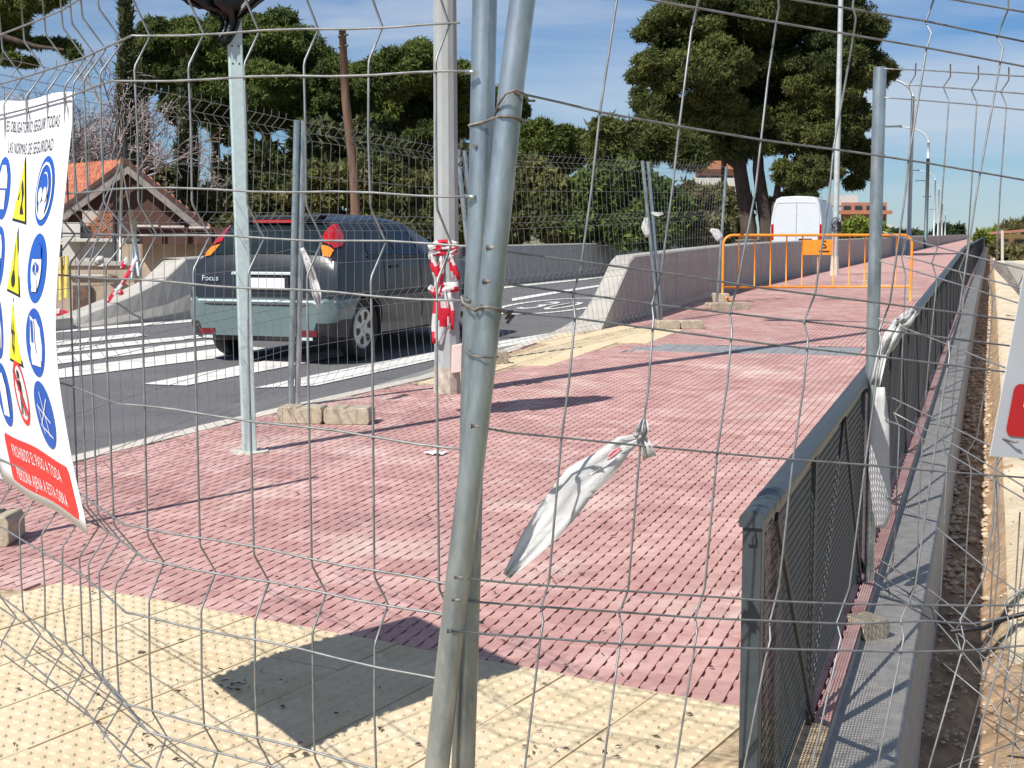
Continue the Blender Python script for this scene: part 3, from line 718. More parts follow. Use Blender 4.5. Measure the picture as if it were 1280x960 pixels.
for x, y in ((647, 116), (613, 310), (608, 352), (606, 384), (594, 533), (573, 722), (570, 750), (564, 789)):
    q = P(x, y, 2.318); m = MB(); m.tube([q + Vector((-.007, 0, .001)), q + Vector((.006, 0.0, 0))], 0.0048, 6); m.build('weld_bead', M_rustwire, rp, smooth=True)
# wire ties round both posts
def tie(pts, lab, r=0.0022):
    m = MB(); m.tube([P(x, y, z) for x, y, z in pts], r, 6); tag(m.build('wire_tie', M_rustwire, smooth=True), lab, 'wire tie')
tie([(586, 157, 2.38), (598, 154, 2.362), (612, 150, 2.36), (618, 146, 2.34), (622, 132, 2.315), (632, 117, 2.30), (645, 112, 2.30), (656, 118, 2.31), (660, 126, 2.33), (668, 126, 2.36)], 'rusty wire tie twisted round both tubes at the top, below the top wire')
tie([(588, 160, 2.40), (600, 155, 2.363), (614, 149, 2.35), (626, 145, 2.312), (640, 146, 2.31), (654, 150, 2.325), (657, 154, 2.36)], 'second thin wire loop just under the upper twisted tie')
tie([(577, 371, 2.375), (579, 379, 2.355), (588, 385, 2.345), (594, 388, 2.31), (600, 384, 2.31), (612, 384, 2.30), (626, 387, 2.315), (632, 391, 2.34), (640, 389, 2.345), (633, 398, 2.35), (642, 394, 2.352), (634, 404, 2.355)], 'thick wire clamp with curled end round both tubes at mid height', 0.003)
tie([(578, 433, 2.40), (582, 439, 2.362), (588, 444, 2.32), (600, 446, 2.305), (612, 447, 2.31), (622, 446, 2.34)], 'thin wire loop round both tubes just below the thick clamp', 0.0019)
# ------------------------------------------------------------------ safety poster
edge = [(95, 115), (89, 165), (84, 220), (76, 300), (70, 370), (69, 430), (74, 480), (83, 535), (95, 600), (112, 666)]
pd = Vector((-0.57, 0.82, 0)); pnrm = Vector((-0.82, -0.57, 0))
ze = 3.0
def PE(v):     # right edge of the poster, v 0..1 from the top
    y = 115 + v * 551
    for i in range(len(edge) - 1):
        if y <= edge[i + 1][1] + 1e-6: k = (y - edge[i][1]) / (edge[i + 1][1] - edge[i][1]); x = edge[i][0] * (1 - k) + edge[i + 1][0] * k; break
    return P(x, y, ze)
def PP(u, v, off=0.0):
    q = sum((PE(min(1, max(0, v + dv))) for dv in (-.06, -.03, 0, .03, .06)), Vector()) / 5
    q.z = PE(v).z
    q = q + pd * u; q.z += 0.035 * u + 0.004 * math.sin(u * 14 + v * 5); q += pnrm * (off - 0.0 + 0.008 * math.sin(u * 9) * math.sin(3.14 * v)); return q
PWID = 0.66
post_e = empty('safety_poster', PP(0.3, 1.0)); tag(post_e, 'white construction safety poster with blue, yellow and red pictograms, tied to the left fence', 'poster')
m = MB(); m.grid([[PP(PWID * j / 14, i / 24) for j in range(15)] for i in range(25)]); m.build('board', M_poster, post_e, smooth=True, solid=0.0012)
PH = (PE(0).z - PE(1).z)
def pm(cx, cy, x, y, off=0.0016): return PP(cx - x * PSX, (cy - y) / PH, off)   # local x to the right, y up in metres; cy measured down from the top
def shape(name, cx, cy, pts, m_, off=0.0016, parent=None):
    # subdivide long outlines a little so they follow the bend
    m = MB(); c = (sum(p[0] for p in pts) / len(pts), sum(p[1] for p in pts) / len(pts)); base = []
    P3 = [pm(cx, cy, x, y, off) for x, y in pts]; me = MB(); n = len(P3); me.v = [tuple(p) for p in P3]; me.f = [tuple(range(n))]
    o = me.build(name, m_, parent or post_e)
    return o
def disc(r, n=28, c=(0, 0), k=1.0): return [(c[0] + r * math.cos(2 * math.pi * i / n), c[1] + r * k * math.sin(2 * math.pi * i / n)) for i in range(n)]
def ringp(ro, ri, n=28): 
    return [(ro * math.cos(2 * math.pi * i / n), ro * math.sin(2 * math.pi * i / n)) for i in range(n + 1)] + [(ri * math.cos(-2 * math.pi * i / n), ri * math.sin(-2 * math.pi * i / n)) for i in range(n + 1)]
PSX = .82
def yrow(x, y, colx): return None
rowsY = [(240 - 115) / 551 * PH, (338 - 115) / 551 * PH, (433 - 115) / 551 * PH, (527 - 115) / 551 * PH]
colU = [0.125, 0.30, 0.475]
for r_i, cy in enumerate(rowsY):
    for c_i, cu in enumerate(colU):
        if c_i != 1:
            pic = shape('round_pictogram', cu, cy, disc(0.075), M_blue, 0.0016)
            w = M_poster; o2 = 0.003
            def sp_(pts, mm=w, oo=o2): shape('symbol', cu, cy, pts, mm, oo, pic)
            if c_i == 0 and r_i == 0:
                sp_(ringp(0.062, 0.056, 24)); sp_(disc(0.034, 20, (0, -0.005), 1.35)); sp_(disc(0.027, 20, (0, 0.008), 1.1), M_blue, .0042); sp_(disc(0.016, 14, (-0.018, -0.008), 1), M_poster, .0055); sp_(disc(0.016, 14, (0.018, -0.008), 1), M_poster, .0055); sp_([(-.03, -.03), (.03, -.03), (.018, -.055), (-.018, -.055)], w, .0035)
            elif c_i == 0 and r_i == 1:
                sp_(disc(0.04, 22, (0, 0.0), 1.25)); sp_([(-.036, .02), (.036, .02), (.03, .045), (0, .056), (-.03, .045)], M_blue, .004); sp_(disc(0.009, 12, (-.015, 0.0)), M_blue, .0045); sp_(disc(0.009, 12, (.015, 0.0)), M_blue, .0045); sp_([(-.016, -.022), (.016, -.022), (.02, -.05), (-.02, -.05)], w, .0045); sp_(ringp(0.014, 0.010, 14), M_blue, .0052)
            elif c_i == 0 and r_i == 2:
                sp_([(-.03, .058), (.0, .05), (.004, .0), (.012, -.02), (.042, -.036), (.042, -.05), (-.03, -.05), (-.034, -.03), (-.026, -.005)]); sp_([(-.022, .05), (-.006, .047), (-.002, 0), (-.018, 0)], M_blue, .0042)
            elif c_i == 0:
                for (a, b) in (((-.04, -.03), (.04, .04)), ((-.045, .015), (.045, -.012)), ((-.03, -.03), (.045, -.045)), ((-.01, .05), (.02, -.045)), ((-.042, .02), (-.02, -.045))):
                    dx, dy = b[0] - a[0], b[1] - a[1]; l = math.hypot(dx, dy); nx, ny = -dy / l * .0018, dx / l * .0018; sp_([(a[0] - nx, a[1] - ny), (b[0] - nx, b[1] - ny), (b[0] + nx, b[1] + ny), (a[0] + nx, a[1] + ny)])
            elif r_i in (0, 1):
                sp_([(-.045, .0), (-.042, .03), (-.02, .055), (.02, .055), (.042, .03), (.045, .0)]); sp_([(-.03, -.005), (.03, -.005), (.028, -.05), (-.028, -.05)])
            elif r_i == 2: sp_([(-.04, .04), (-.01, .05), (.01, .05), (.04, .04), (.03, -.05), (-.03, -.05)])
            else: sp_([(-.03, -.05), (-.035, .02), (-.02, .05), (.01, .052), (.035, .02), (.03, -.05)])
        elif r_i < 3:
            k = .092; pic = shape('warning_triangle', cu, cy, [(-.082, -.072), (.082, -.072), (.0, .085)], M_black, 0.0016)
            shape('field', cu, cy, [(-.071, -.065), (.071, -.065), (0, .07)], M_yellow, .003, pic)
            if r_i == 0: S = [[(-.03, -.02), (-.02, -.02), (.005, .03), (.03, .0), (.026, -.03), (.05, -.05), (.01, -.05), (.018, -.02), (.002, .015)], disc(.012, 10, (.02, -.04))]
            elif r_i == 1: S = [disc(.02, 12, (0, -.04), .8), [(-.003, .045), (.003, .045), (.003, -.03), (-.003, -.03)], [(-.02, -.035), (0, -.01), (.02, -.035), (.0, -.02)]]
            else: S = [[(.006, .045), (-.016, -.005), (-.002, -.003), (-.012, -.03), (-.018, -.026), (-.004, -.056), (.006, -.03), (-.002, -.032), (.016, .008), (.003, .005)]]
            for q in S: shape('symbol', cu, cy, q, M_black, .0042, pic)
        else:
            pic = shape('prohibition_sign', cu, cy - .02, ringp(.075, .062), M_signred, .0016)
            cyy = cy - .02
            for q in (disc(.011, 12, (0, .042)), [(-.012, .028), (.014, .03), (.022, .0), (.016, -.002), (.01, .015), (.008, -.008), (.024, -.05), (.015, -.052), (.0, -.015), (-.016, -.052), (-.025, -.048), (-.008, -.005), (-.01, .014), (-.02, 0), (-.026, .003)]): shape('symbol', cu, cyy, q, M_black, .003, pic)
            shape('slash', cu, cyy, [(-.052, .042), (-.042, .052), (.052, -.042), (.042, -.052)], M_signred, .0042, pic)
SPC = 1.14
def poster_text(name, body, size, m_, cu, cy, parent=None, off=.002, sx=.9): return place_text(name, body, size, m_, lambda x, y: pm(cu, cy, x, y, off), parent or post_e, sx, 'C')
poster_text('heading', 'ES OBLIGATORIO SEGUIR TODAS', .038, M_black, .28, .075, sx=.78)
poster_text('heading', 'LAS NORMAS DE SEGURIDAD', .038, M_black, .28, .125, sx=.78)
def rb(cx, cy, w, h, r, name, m_, off):
    # rounded box as a fine grid so it follows the bend
    mm = MB(); R_ = []
    for i in range(9):
        y = h / 2 - h * i / 8; inset = 0
        if abs(y) > h / 2 - r: inset = r - math.sqrt(max(0, r * r - (abs(y) - (h / 2 - r)) ** 2))
        R_.append([pm(cx, cy, (-w / 2 + inset) + (w - 2 * inset) * j / 16, y, off) for j in range(17)])
    mm.grid(R_); return mm.build(name, m_, post_e)
boxy = PH * (575 - 115) / 551 + 0.045
rbx = rb(.29, boxy + .03, .62, .115, .012, 'red_panel', M_signred, .0018)
poster_text('lettering', 'PROHIBIDO EL PASO A TODA', .04, M_poster, .29, boxy + .018, rbx, .0034, .8)
poster_text('lettering', 'PERSONA AJENA A ESTA OBRA', .04, M_poster, .29, boxy + .073, rbx, .0034, .77)
for u_, v_ in ((.03, .035), (.3, .035), (.6, .035)):
    q = PP(u_, v_, .004); m = MB(); m.tube([q + Vector((-.004, 0, .03)), q + Vector((.0, 0, 0)), q + Vector((.004, -.002, -.03)), q + Vector((.006, 0, -.06))], .0013, 5); m.build('tie', M_rustwire, post_e)
SPC = 1.0
# grey sign on the right panel
gs = empty('notice_sign', P(1262, 570, 2.83)); tag(gs, 'pale grey notice board with red lettered panel at the right edge', 'sign')
def RS(u, v, off=0.0):   # u metres right, v metres up from bottom left corner
    o = P(1237, 570, 2.83); a = (P(1400, 582, 2.95) - o).normalized(); b = (P(1283, 325, 2.83) - o).normalized(); n = a.cross(b).normalized()
    if n.y > 0: n = -n
    return o + a * u + b * v + n * off
m = MB(); m.grid([[RS(.5 * j / 6, .7 * i / 6) for j in range(7)] for i in range(7)]); m.build('board', M_grey, gs, solid=.002)
rr = []
for k in range(4):
    cx, cy, a0 = ((.42, .155, 0), (.06, .155, 90), (.06, .08, 180), (.42, .08, 270))[k]
    for i in range(6): a = math.radians(a0 + i * 18); rr.append((cx + .016 * math.cos(a) if 1 else 0, cy + .016 * math.sin(a)))
m = MB(); m.poly([RS(x - .018, y - .02, .003) for x, y in rr]); rd = m.build('red_panel', M_darkred, gs)
place_text('lettering', 'PROHIBIDO', .042, M_poster, lambda x, y: RS(.056 + x, .105 + y, .005), rd, .9, 'L')
m = MB(); q = RS(.035, .035, .004); m.tube([q + Vector((-.015, 0, .004)), q, q + Vector((.012, 0, -.004)), q + Vector((.02, 0, -.002))], .0022, 6); m.build('tie', M_rustwire, gs)

# ------------------------------------------------------------------ background panels
FZ = [(1.93, .05), (1.30, .05), (0.70, .05), (0.12, .05)]
def fence_panel(b0, t0, b1, t1, label, step=0.15, r=0.0017, r_post=0.0215, sag=0.0, post0=True, post1=True):
    e = empty('mesh_fence_panel', b0); tag(e, label, 'fence panel', 'temporary wire mesh fence panels')
    def B(k, h): return (b0.lerp(t0, h / 2)).lerp(b1.lerp(t1, h / 2), k)
    w = (b1 - b0); Ln = w.length; n = Vector((-w.y, w.x, 0)).normalized()
    if n.y < 0: n = -n
    m = MB(); rr_ = random.Random(int(b0.x * 100))
    cnt = int(Ln / step); wob = [rr_.uniform(-.01, .01) for _ in range(12)]
    def off(h):
        for c, d in FZ:
            if abs(h - c) < .06: return d * (1 - abs(h - c) / .06)
        return 0
    for i in range(1, cnt):
        k = (i * step) / Ln; hs = [2.03]
        for c, d in FZ: hs += [c + .06, c, c - .06]
        hs = hs[:]; hs[0] = 2.03
        pts = [B(k, h) + n * (off(h) + 0.03 * math.sin(k * 3.1) * math.sin(h * 2)) - Vector((0, 0, sag * math.sin(k * 3.14))) for h in hs]
        m.tube(pts, r, 4, caps=False)
    for h in [c + d for c, _ in FZ for d in (.06, 0, -.06)] + [1.62, 1.0, .41]:
        pts = [B(k / 8, h) + n * (off(h) + 0.03 * math.sin(k / 8 * 3.1) * math.sin(h * 2)) - Vector((0, 0, sag * math.sin(k / 8 * 3.14))) for k in range(9)]; m.tube(pts, r, 4, caps=False)
    tag(m.build('wire_mesh', M_wire, e), kind='stuff')
    for ok, a, b in ((post0, b0, t0), (post1, b1, t1)):
        if ok: m = MB(); m.tube([a, b], r_post, 14); m.build('post', M_galv, e, smooth=True, sharp=50)
    return e
pa0 = G(-8, 676, 0); pa1 = G(363, 508); pb1 = G(599, 452); pc1 = G(823, 403); pd1 = G(896, 379)
fence_panel(pa0, pa0 + Vector((-0.05, 0, 2.0)), pa1, P(371, 150, pa1.y), 'leaning wire mesh panel behind the poster, ending at the post on the nearest long block')
b0 = pa1 + Vector((.045, .02, 0)); fence_panel(b0, P(379, 151, b0.y), pb1, P(572, 187, pb1.y), 'wire mesh panel between the car and the thick grey light pole, its top bent', sag=.0)
b0 = pb1 + Vector((.05, .05, 0)); fence_panel(b0, P(580, 188, b0.y), pc1, P(803, 201, pc1.y), 'wire mesh panel crossing the road view from the light pole to the leaning post')
b0 = pc1 + Vector((.04, .05, 0)); fence_panel(b0, P(810, 202, b0.y), pd1, P(908, 208, pd1.y), 'farthest wire mesh panel, standing before the parapet and ending at the orange barrier')
# right-hand far panel, sagging into the trench
fr_ = empty('mesh_fence_panel', P(1085, 758, 5.1)); tag(fr_, 'wire mesh panel hanging askew over the trench beside the railing', 'fence panel', 'temporary wire mesh fence panels')
def ZF(x): return 5.15 - (x - 1090) * 0.0042
m = MB(); m.tube([P(1084, 762, 5.15), P(1091, 420, 5.15), P(1100, 84, 5.15)], 0.0232, 20); m.build('post', M_galv, fr_, smooth=True, sharp=50)
lines = [[(1105, 86), (1160, 88), (1220, 92), (1340, 99)], [(1133, 106), (1190, 110), (1340, 122)], [(1106, 122), (1160, 126), (1220, 131), (1340, 144)],
    [(1104, 290), (1132, 298), (1200, 316), (1290, 339), (1340, 352)], [(1130, 320), (1200, 340), (1275, 360), (1340, 378)], [(1100, 326), (1200, 356), (1270, 378), (1340, 398)],
    [(1098, 398), (1160, 421), (1257, 460), (1340, 492)], [(1100, 490), (1160, 519), (1235, 556), (1340, 600)], [(1117, 516), (1200, 560), (1283, 610), (1340, 642)], [(1098, 522), (1124, 531), (1200, 576), (1279, 623), (1340, 660)],
    [(1092, 612), (1165, 655), (1245, 720), (1340, 790)], [(1100, 700), (1167, 741), (1230, 790), (1340, 868)], [(1090, 712), (1167, 762), (1230, 822), (1340, 920)], [(1088, 725), (1175, 782), (1247, 867), (1340, 960)]]
for i, l in enumerate(lines):
    m = MB(); m.tube([P(x, y, ZF(x)) for x, y in smooth_px(l, 3)], .0026, 6); m.build('horizontal_wire', M_wire, fr_, smooth=True)
wv = [[(1145, 79), (1144, 94), (1136, 107), (1141, 124), (1137, 195), (1134, 296), (1127, 322), (1132, 345), (1128, 440), (1126, 506), (1118, 517), (1124, 534), (1120, 640), (1116, 705), (1108, 722), (1112, 745)],
      [(1188, 80), (1188, 96), (1179, 109), (1186, 126), (1178, 240), (1174, 304), (1165, 328), (1171, 350), (1162, 440), (1156, 512), (1147, 532), (1153, 552), (1148, 650), (1146, 728), (1136, 745), (1142, 765)],
      [(1223, 82), (1223, 98), (1214, 112), (1221, 129), (1214, 240), (1209, 312), (1199, 337), (1206, 362), (1197, 440), (1188, 530), (1178, 548), (1184, 572), (1180, 660), (1176, 748), (1165, 762), (1172, 790)],
      [(1261, 84), (1261, 100), (1251, 115), (1258, 132), (1250, 240), (1246, 322), (1235, 348), (1241, 372), (1236, 450), (1222, 545), (1209, 566), (1214, 590), (1208, 690), (1206, 770), (1194, 788), (1203, 820)],
      [(1300, 86), (1300, 104), (1290, 120), (1297, 140), (1288, 250), (1283, 335), (1272, 360), (1278, 385), (1268, 480), (1256, 565), (1243, 588), (1249, 606), (1240, 720), (1236, 795), (1224, 815), (1234, 850)],
      [(1330, 300), (1318, 420), (1306, 470), (1294, 585), (1279, 612), (1286, 630), (1274, 740), (1268, 822), (1255, 850), (1266, 890)]]
for l in wv:
    m = MB(); m.tube([P(x, y, ZF(x)) for x, y in l], .0024, 6); m.build('vertical_wire', M_wire, fr_, smooth=True)
# shallow lower panel lying in the corner
cp_ = empty('mesh_fence_panel', P(1240, 900, 3.9)); tag(cp_, 'crumpled end of wire mesh lying low over the soil in the bottom right corner', 'fence panel', 'temporary wire mesh fence panels')
for l in ([(1150, 975), (1205, 952), (1250, 935), (1340, 900)], [(1228, 800), (1260, 840), (1340, 900)], [(1180, 830), (1240, 880), (1290, 960)], [(1245, 600), (1249, 700), (1236, 830), (1200, 960)], [(1275, 640), (1268, 760), (1256, 860), (1240, 970)], [(1290, 690), (1280, 830), (1262, 970)]):
    m = MB(); m.tube([P(x, y, 3.9 - (x - 1200) * .002) for x, y in smooth_px(l, 3)], .002, 5); m.build('bent_wire', M_wire, cp_, smooth=True)
m = MB(); m.tube([P(1190, 789, 4.3), P(1230, 785, 4.2), P(1258, 773, 4.1), P(1300, 762, 4.0)], .007, 8); tag(m.build('cable', M_black, smooth=True), 'dark cable lying across the trench edge at lower right', 'cable')

# ------------------------------------------------------------------ concrete fence feet
def foot(pl, pr, h, depth, label, split=1, dz=0.0, name='concrete_block', grp='concrete blocks holding the fence posts'):
    a, b = G(*pl, dz), G(*pr, dz); d = (b - a); d.z = 0; Ln = d.length; d.normalize(); n = Vector((-d.y, d.x, 0)); n = n if n.y > 0 else -n
    e = empty(name, a); tag(e, label, 'concrete block', grp)
    g = 0.006
    for k in range(split):
        x0, x1 = Ln * k / split + (g if k else 0), Ln * (k + 1) / split - (g if k < split - 1 else 0)
        tw = (random.random() - .5) * .03; w = x1 - x0
        prof = [(0.012, 0), (0, .02), (0, h * .8), (h * .12, h), (w * .42, h), (w * .46, h - .012), (w * .54, h - .012), (w * .58, h), (w - h * .12, h), (w, h * .8), (w, .02), (w - .012, 0)]
        pts = [a + d * (x0 + x) + n * tw + Vector((0, 0, z)) for x, z in prof]
        m = MB(); m.prism(pts, n * depth); ob = m.build('block_half', M_block, e, bevel=0.006)
    return e
foot((345, 530), (461, 532), .108, .19, 'long two part beige concrete foot under the post left of the light pole', 2)
foot((-30, 684), (12, 684), .125, .2, 'rough concrete foot at the left edge under the poster', 1)
foot((617, 456), (636, 455), .12, .2, 'small concrete foot on the cream strip just right of the leaning tubes', 1)
foot((822, 412), (880, 411), .1, .2, 'pair of pale concrete blocks at the foot of the leaning post on the path', 2)
foot((889, 388), (937, 387), .1, .22, 'dusty concrete foot by the left leg of the orange barrier', 1)
foot((891, 377.5), (912, 377.5), .13, .2, 'small upper concrete foot behind the left barrier leg', 1, dz=.0)
foot((1077, 803), (1110, 798), .07, .11, 'dirty brown concrete foot on the ledge under the nearest right post', 1, dz=-.056)

# ------------------------------------------------------------------ white plastic tapes and rags
def ribbon(name, mid, wid, z, label, cat, m_=M_white, seed=1, n=6, crump=.006, mats=None, seg=3, groups=None):
    """ribbon following pixel centre line at distance z (number or list), width in px list"""
    rn = random.Random(seed); rows = []; cum = 0
    P_ = smooth_px([(a, b) for a, b in mid], seg); Wd = []
    for i in range(len(mid) - 1):
        for k in range(seg): Wd.append(wid[i] + (wid[i + 1] - wid[i]) * k / seg)
    Wd.append(wid[-1]); Zs = z if isinstance(z, (list, tuple)) else [z] * len(mid); Zd = []
    for i in range(len(mid) - 1):
        for k in range(seg): Zd.append(Zs[i] + (Zs[i + 1] - Zs[i]) * k / seg)
    Zd.append(Zs[-1]); ph = rn.uniform(0, 6)
    for i, (x, y) in enumerate(P_):
        a = P_[max(i - 1, 0)]; b = P_[min(i + 1, len(P_) - 1)]; dx, dy = b[0] - a[0], b[1] - a[1]; l = math.hypot(dx, dy) or 1; nx, ny = -dy / l, dx / l
        rows.append([P(x + nx * Wd[i] * (j / n - .5) + rn.uniform(-.3, .3), y + ny * Wd[i] * (j / n - .5), Zd[i] + crump * math.sin(j * 2.1 + i * .35 + ph) + crump * .5 * math.sin(i * 1.3)) for j in range(n + 1)])
    m = MB(); m.grid(rows); o = m.build(name, m_, smooth=True, solid=.0008)
    if mats:
        o.data.materials.append(mats); mi = []
        for i in range(len(rows) - 1):
            for j in range(n): mi.append(1 if int((i * 1.0 + j * .8) / 3.0) % 2 else 0)
        o.data.polygons.foreach_set('material_index', mi)
    if label: tag(o, label, cat)
    return o
st = empty('plastic_strip', P(805, 560, 2.48)); tag(st, 'torn white plastic strip knotted to the right mesh and fluttering over the red paving', 'plastic strip')
def addr(root, nm, *a, **k): o = ribbon(nm, *a, '', '', **k); o.parent = root; o.matrix_parent_inverse = pinv(root); return o
addr(st, 'tail', [(803, 547), (780, 556), (755, 580), (725, 602), (698, 638), (668, 676), (633, 720)], [8, 24, 36, 46, 46, 36, 10], [2.5, 2.49, 2.47, 2.45, 2.44, 2.42, 2.4], seed=2, crump=.0045)
addr(st, 'torn_flap', [(752, 584), (738, 590), (722, 602), (706, 612), (694, 622)], [3, 12, 17, 13, 3], 2.462, seed=14, crump=.003); addr(st, 'faded_print', [(776, 560), (768, 566), (758, 574)], [3, 9, 5], 2.478, seed=15, crump=.002, m_=mat('faded_red_print', (.7, .3, .32), .6))
addr(st, 'loose_end', [(803, 545), (808, 556), (812, 572)], [7, 12, 18], 2.49, seed=5)
addr(st, 'knot', [(797, 548), (803, 537), (805, 524)], [12, 17, 7], 2.485, seed=9, crump=.012)
s2 = empty('plastic_strip', P(1100, 650, 5.05)); tag(s2, 'long white plastic strip tied over the handrail beside the nearest right post', 'plastic strip')
addr(s2, 'knot', [(1144, 388), (1132, 399), (1122, 405)], [12, 17, 13], 5.0, seed=3, crump=.02)
addr(s2, 'band', [(1124, 402), (1113, 420), (1103, 442), (1094, 482)], [14, 16, 13, 12], 5.0, seed=4, crump=.02)
addr(s2, 'hanging_sheet', [(1100, 484), (1100, 530), (1099, 590), (1103, 640), (1100, 660)], [13, 23, 26, 24, 10], 5.08, seed=6, crump=.004, n=3)
s3 = empty('plastic_strip', P(398, 380, 9.8)); tag(s3, 'narrow white plastic strip hanging from the mesh in front of the car', 'plastic strip')
addr(s3, 'tail', [(377, 310), (384, 325), (392, 350), (396, 368), (399, 386)], [5, 9, 10, 12, 4], 9.75, seed=8, crump=.02)
ribbon('plastic_rag', [(808, 272), (806, 284), (810, 296)], [5, 9, 6], 17.2, 'small white plastic rag tied to the leaning post', 'rag', seed=11)
ribbon('plastic_rag', [(814, 266), (822, 268), (829, 266)], [3, 5, 3], 17.3, 'tiny twisted white rag on the mesh right of the leaning post', 'rag', seed=12)
ribbon('plastic_rag', [(888, 287), (895, 291), (901, 300)], [4, 11, 9], 20.9, 'white plastic rag tied to the post by the orange barrier', 'rag', seed=13)

# ------------------------------------------------------------------ light pole with tape
LPB = G(559, 491); LY = LPB.y
def oct_rows(base, top, r0, r1, n=8, m=10):
    rows = []
    for i in range(m + 1):
        k = i / m; c = base.lerp(top, k); r = r0 + (r1 - r0) * k
        rows.append([c + Vector((r * math.cos(2 * math.pi * (j + .5) / n), r * math.sin(2 * math.pi * (j + .5) / n), 0)) for j in range(n)])
    return rows
lpE = empty('street_light', LPB); tag(lpE, 'thick grey tapered light pole standing on the red paving left of the leaning tubes', 'light pole')
topp = P(549, -1200, LY); m = MB(); rws = oct_rows(LPB, topp, .098, .06, 12, 14); m.grid(rws, closed=True); m.poly(rws[-1]); m.build('pole', M_pole, lpE, bevel=0, smooth=False)
m = MB(); rws = oct_rows(LPB, LPB + Vector((0, 0, .2)), .106, .10, 12, 2); m.grid(rws, closed=True); m.poly(rws[-1]); m.build('base_collar', mat('dusty_base', (0.45, 0.4, 0.33), .9, var=.2, vscale=20), lpE)
m = MB(); m.tube([topp, topp + Vector((-.5, .1, .25)), topp + Vector((-1.4, .3, .35))], .04, 10); m.build('arm', M_pole, lpE, smooth=True)
m = MB(); q = topp + Vector((-1.7, .36, .33)); m.prism([q + Vector((-.35, -.12, 0)), q + Vector((.35, -.09, 0)), q + Vector((.35, .09, 0)), q + Vector((-.35, .12, 0))], (0, 0, .1)); m.build('lamp_head', M_pole, lpE, bevel=.02)
m = MB(); q = [P(564, 467, LY - .12), P(577, 465, LY - .12), P(578, 430, LY - .12), P(565, 432, LY - .12)]; m.prism(q, (0, .12, 0)); tag(m.build('junction_box', mat('box_pinkwhite', (.62, .5, .46), .6, var=.1), bevel=.006), 'small pale junction box fixed low on the grey light pole', 'junction box')
tp = empty('warning_tape', P(556, 320, LY - .12)); tag(tp, 'red and white striped tape wound and knotted round the thick grey light pole', 'warning tape')
def tape(root, *a, **k): k['mats'] = M_tapered; return addr(root, 'strand', *a, **k)
zt = LY - .115
for (pts, wd, sd) in (([(536, 311), (548, 306), (560, 305), (572, 308)], [10, 12, 12, 10], 1), ([(536, 318), (550, 316), (562, 318), (571, 313)], [6, 8, 8, 6], 2),
                      ([(538, 318), (543, 333), (548, 352), (544, 372)], [6, 10, 9, 6], 3), ([(562, 318), (566, 332), (571, 350)], [5, 9, 10], 4), ([(552, 320), (551, 342), (548, 365)], [5, 7, 8], 15),
                      ([(536, 358), (545, 366), (556, 360), (573, 358)], [6, 12, 14, 12], 5), ([(549, 360), (551, 385), (549, 408), (546, 430)], [14, 20, 20, 12], 6), ([(560, 366), (564, 388), (563, 412)], [9, 9, 8], 7)):
    tape(tp, pts, wd, zt, seed=sd, crump=.015, n=4)
t2 = empty('warning_tape', P(150, 375, 18.5)); tag(t2, 'thin red and white tape trailing down to the sloped parapet end at left', 'warning tape')
tape(t2, [(171, 322), (163, 338), (152, 356), (141, 368), (134, 378)], [5, 6, 5, 5, 4], 18.6, seed=21, n=3); tape(t2, [(160, 322), (155, 330), (152, 336)], [5, 7, 5], 18.6, seed=22, n=3); tape(t2, [(141, 366), (150, 364), (152, 369)], [4, 8, 6], 18.6, seed=23, n=3)
tape(t2, [(62, 392), (74, 390), (90, 394)], [6, 9, 5], 18.8, seed=24, n=3)
# small bracket coils seen between tube and pole
m = MB(); m.tube([P(571, 197, 2.5), P(577, 190, 2.5), P(574, 180, 2.48), P(580, 172, 2.48), P(577, 200, 2.48), P(573, 206, 2.49), P(578, 210, 2.49)], .0016, 5); tag(m.build('wire_tie', M_rustwire, smooth=True), 'rusty curl of wire left of the tubes in front of the light pole edge', 'wire tie')

# ------------------------------------------------------------------ covered sign on its post
SB = G(312, 565); spE = empty('sign_post', SB); tag(spE, 'pale grey square sign post with bolt holes on the red paving', 'sign post')
stp = P(292.5, 20, SB.y); ax = Vector((1, .32, 0)).normalized(); ay = Vector((-ax.y, ax.x, 0))
pts = [SB - ax * .038 - ay * .03, SB + ax * .038 - ay * .03, SB + ax * .038 + ay * .03, SB - ax * .038 + ay * .03]
m = MB(); m.prism(pts, stp - SB); m.build('post', M_post, spE, bevel=.006)
hd = (stp - SB).normalized()
for zz in (2.25, 2.155):
    for xx in (-.02, .015):
        q = SB + hd * zz + ax * xx - ay * .0305; m = MB(); m.tube([q, q - ay * .0015], .005, 8); m.build('bolt_hole', M_black, spE)
m = MB(); m.prism([SB + Vector((math.cos(k) * .11, math.sin(k) * .11, -.004)) for k in [i * .628 for i in range(10)]], (0, 0, .012)); m.build('mortar_patch', M_kerb, spE)
me = bpy.data.meshes.new('covered_sign'); bm = bmesh.new(); bmesh.ops.create_icosphere(bm, subdivisions=5, radius=1)
cbag = P(284, -88, SB.y) + Vector((0, -.03, 0))
for v in bm.verts:
    c = v.co.copy(); a = 1.0
    x = math.copysign(abs(c.x) ** .5, c.x) * .42; z = math.copysign(abs(c.z) ** .6, c.z) * .50; y = c.y * .13
    if c.z < -.3: k = (-.3 - c.z) / .7; x *= 1 - .86 * min(1, k * 1.5) ** .8; y *= 1 - .3 * k; z -= .10 * k
    nn = mnoise.noise(Vector((x * 9, y * 9, z * 7))) * .03 + abs(mnoise.noise(Vector((x * 26, y * 20, z * 9)))) * .03
    nn += .018 * math.sin(math.atan2(c.y, c.x) * 11 + c.z * 3) * (1 if c.z < 0 else .3) + .02 * math.sin(z * 34 + x * 12) * (1 if c.z < -.2 else .4)
    v.co = cbag + ax * (x + nn) + ay * (y + nn) + Vector((0, 0, z + nn))
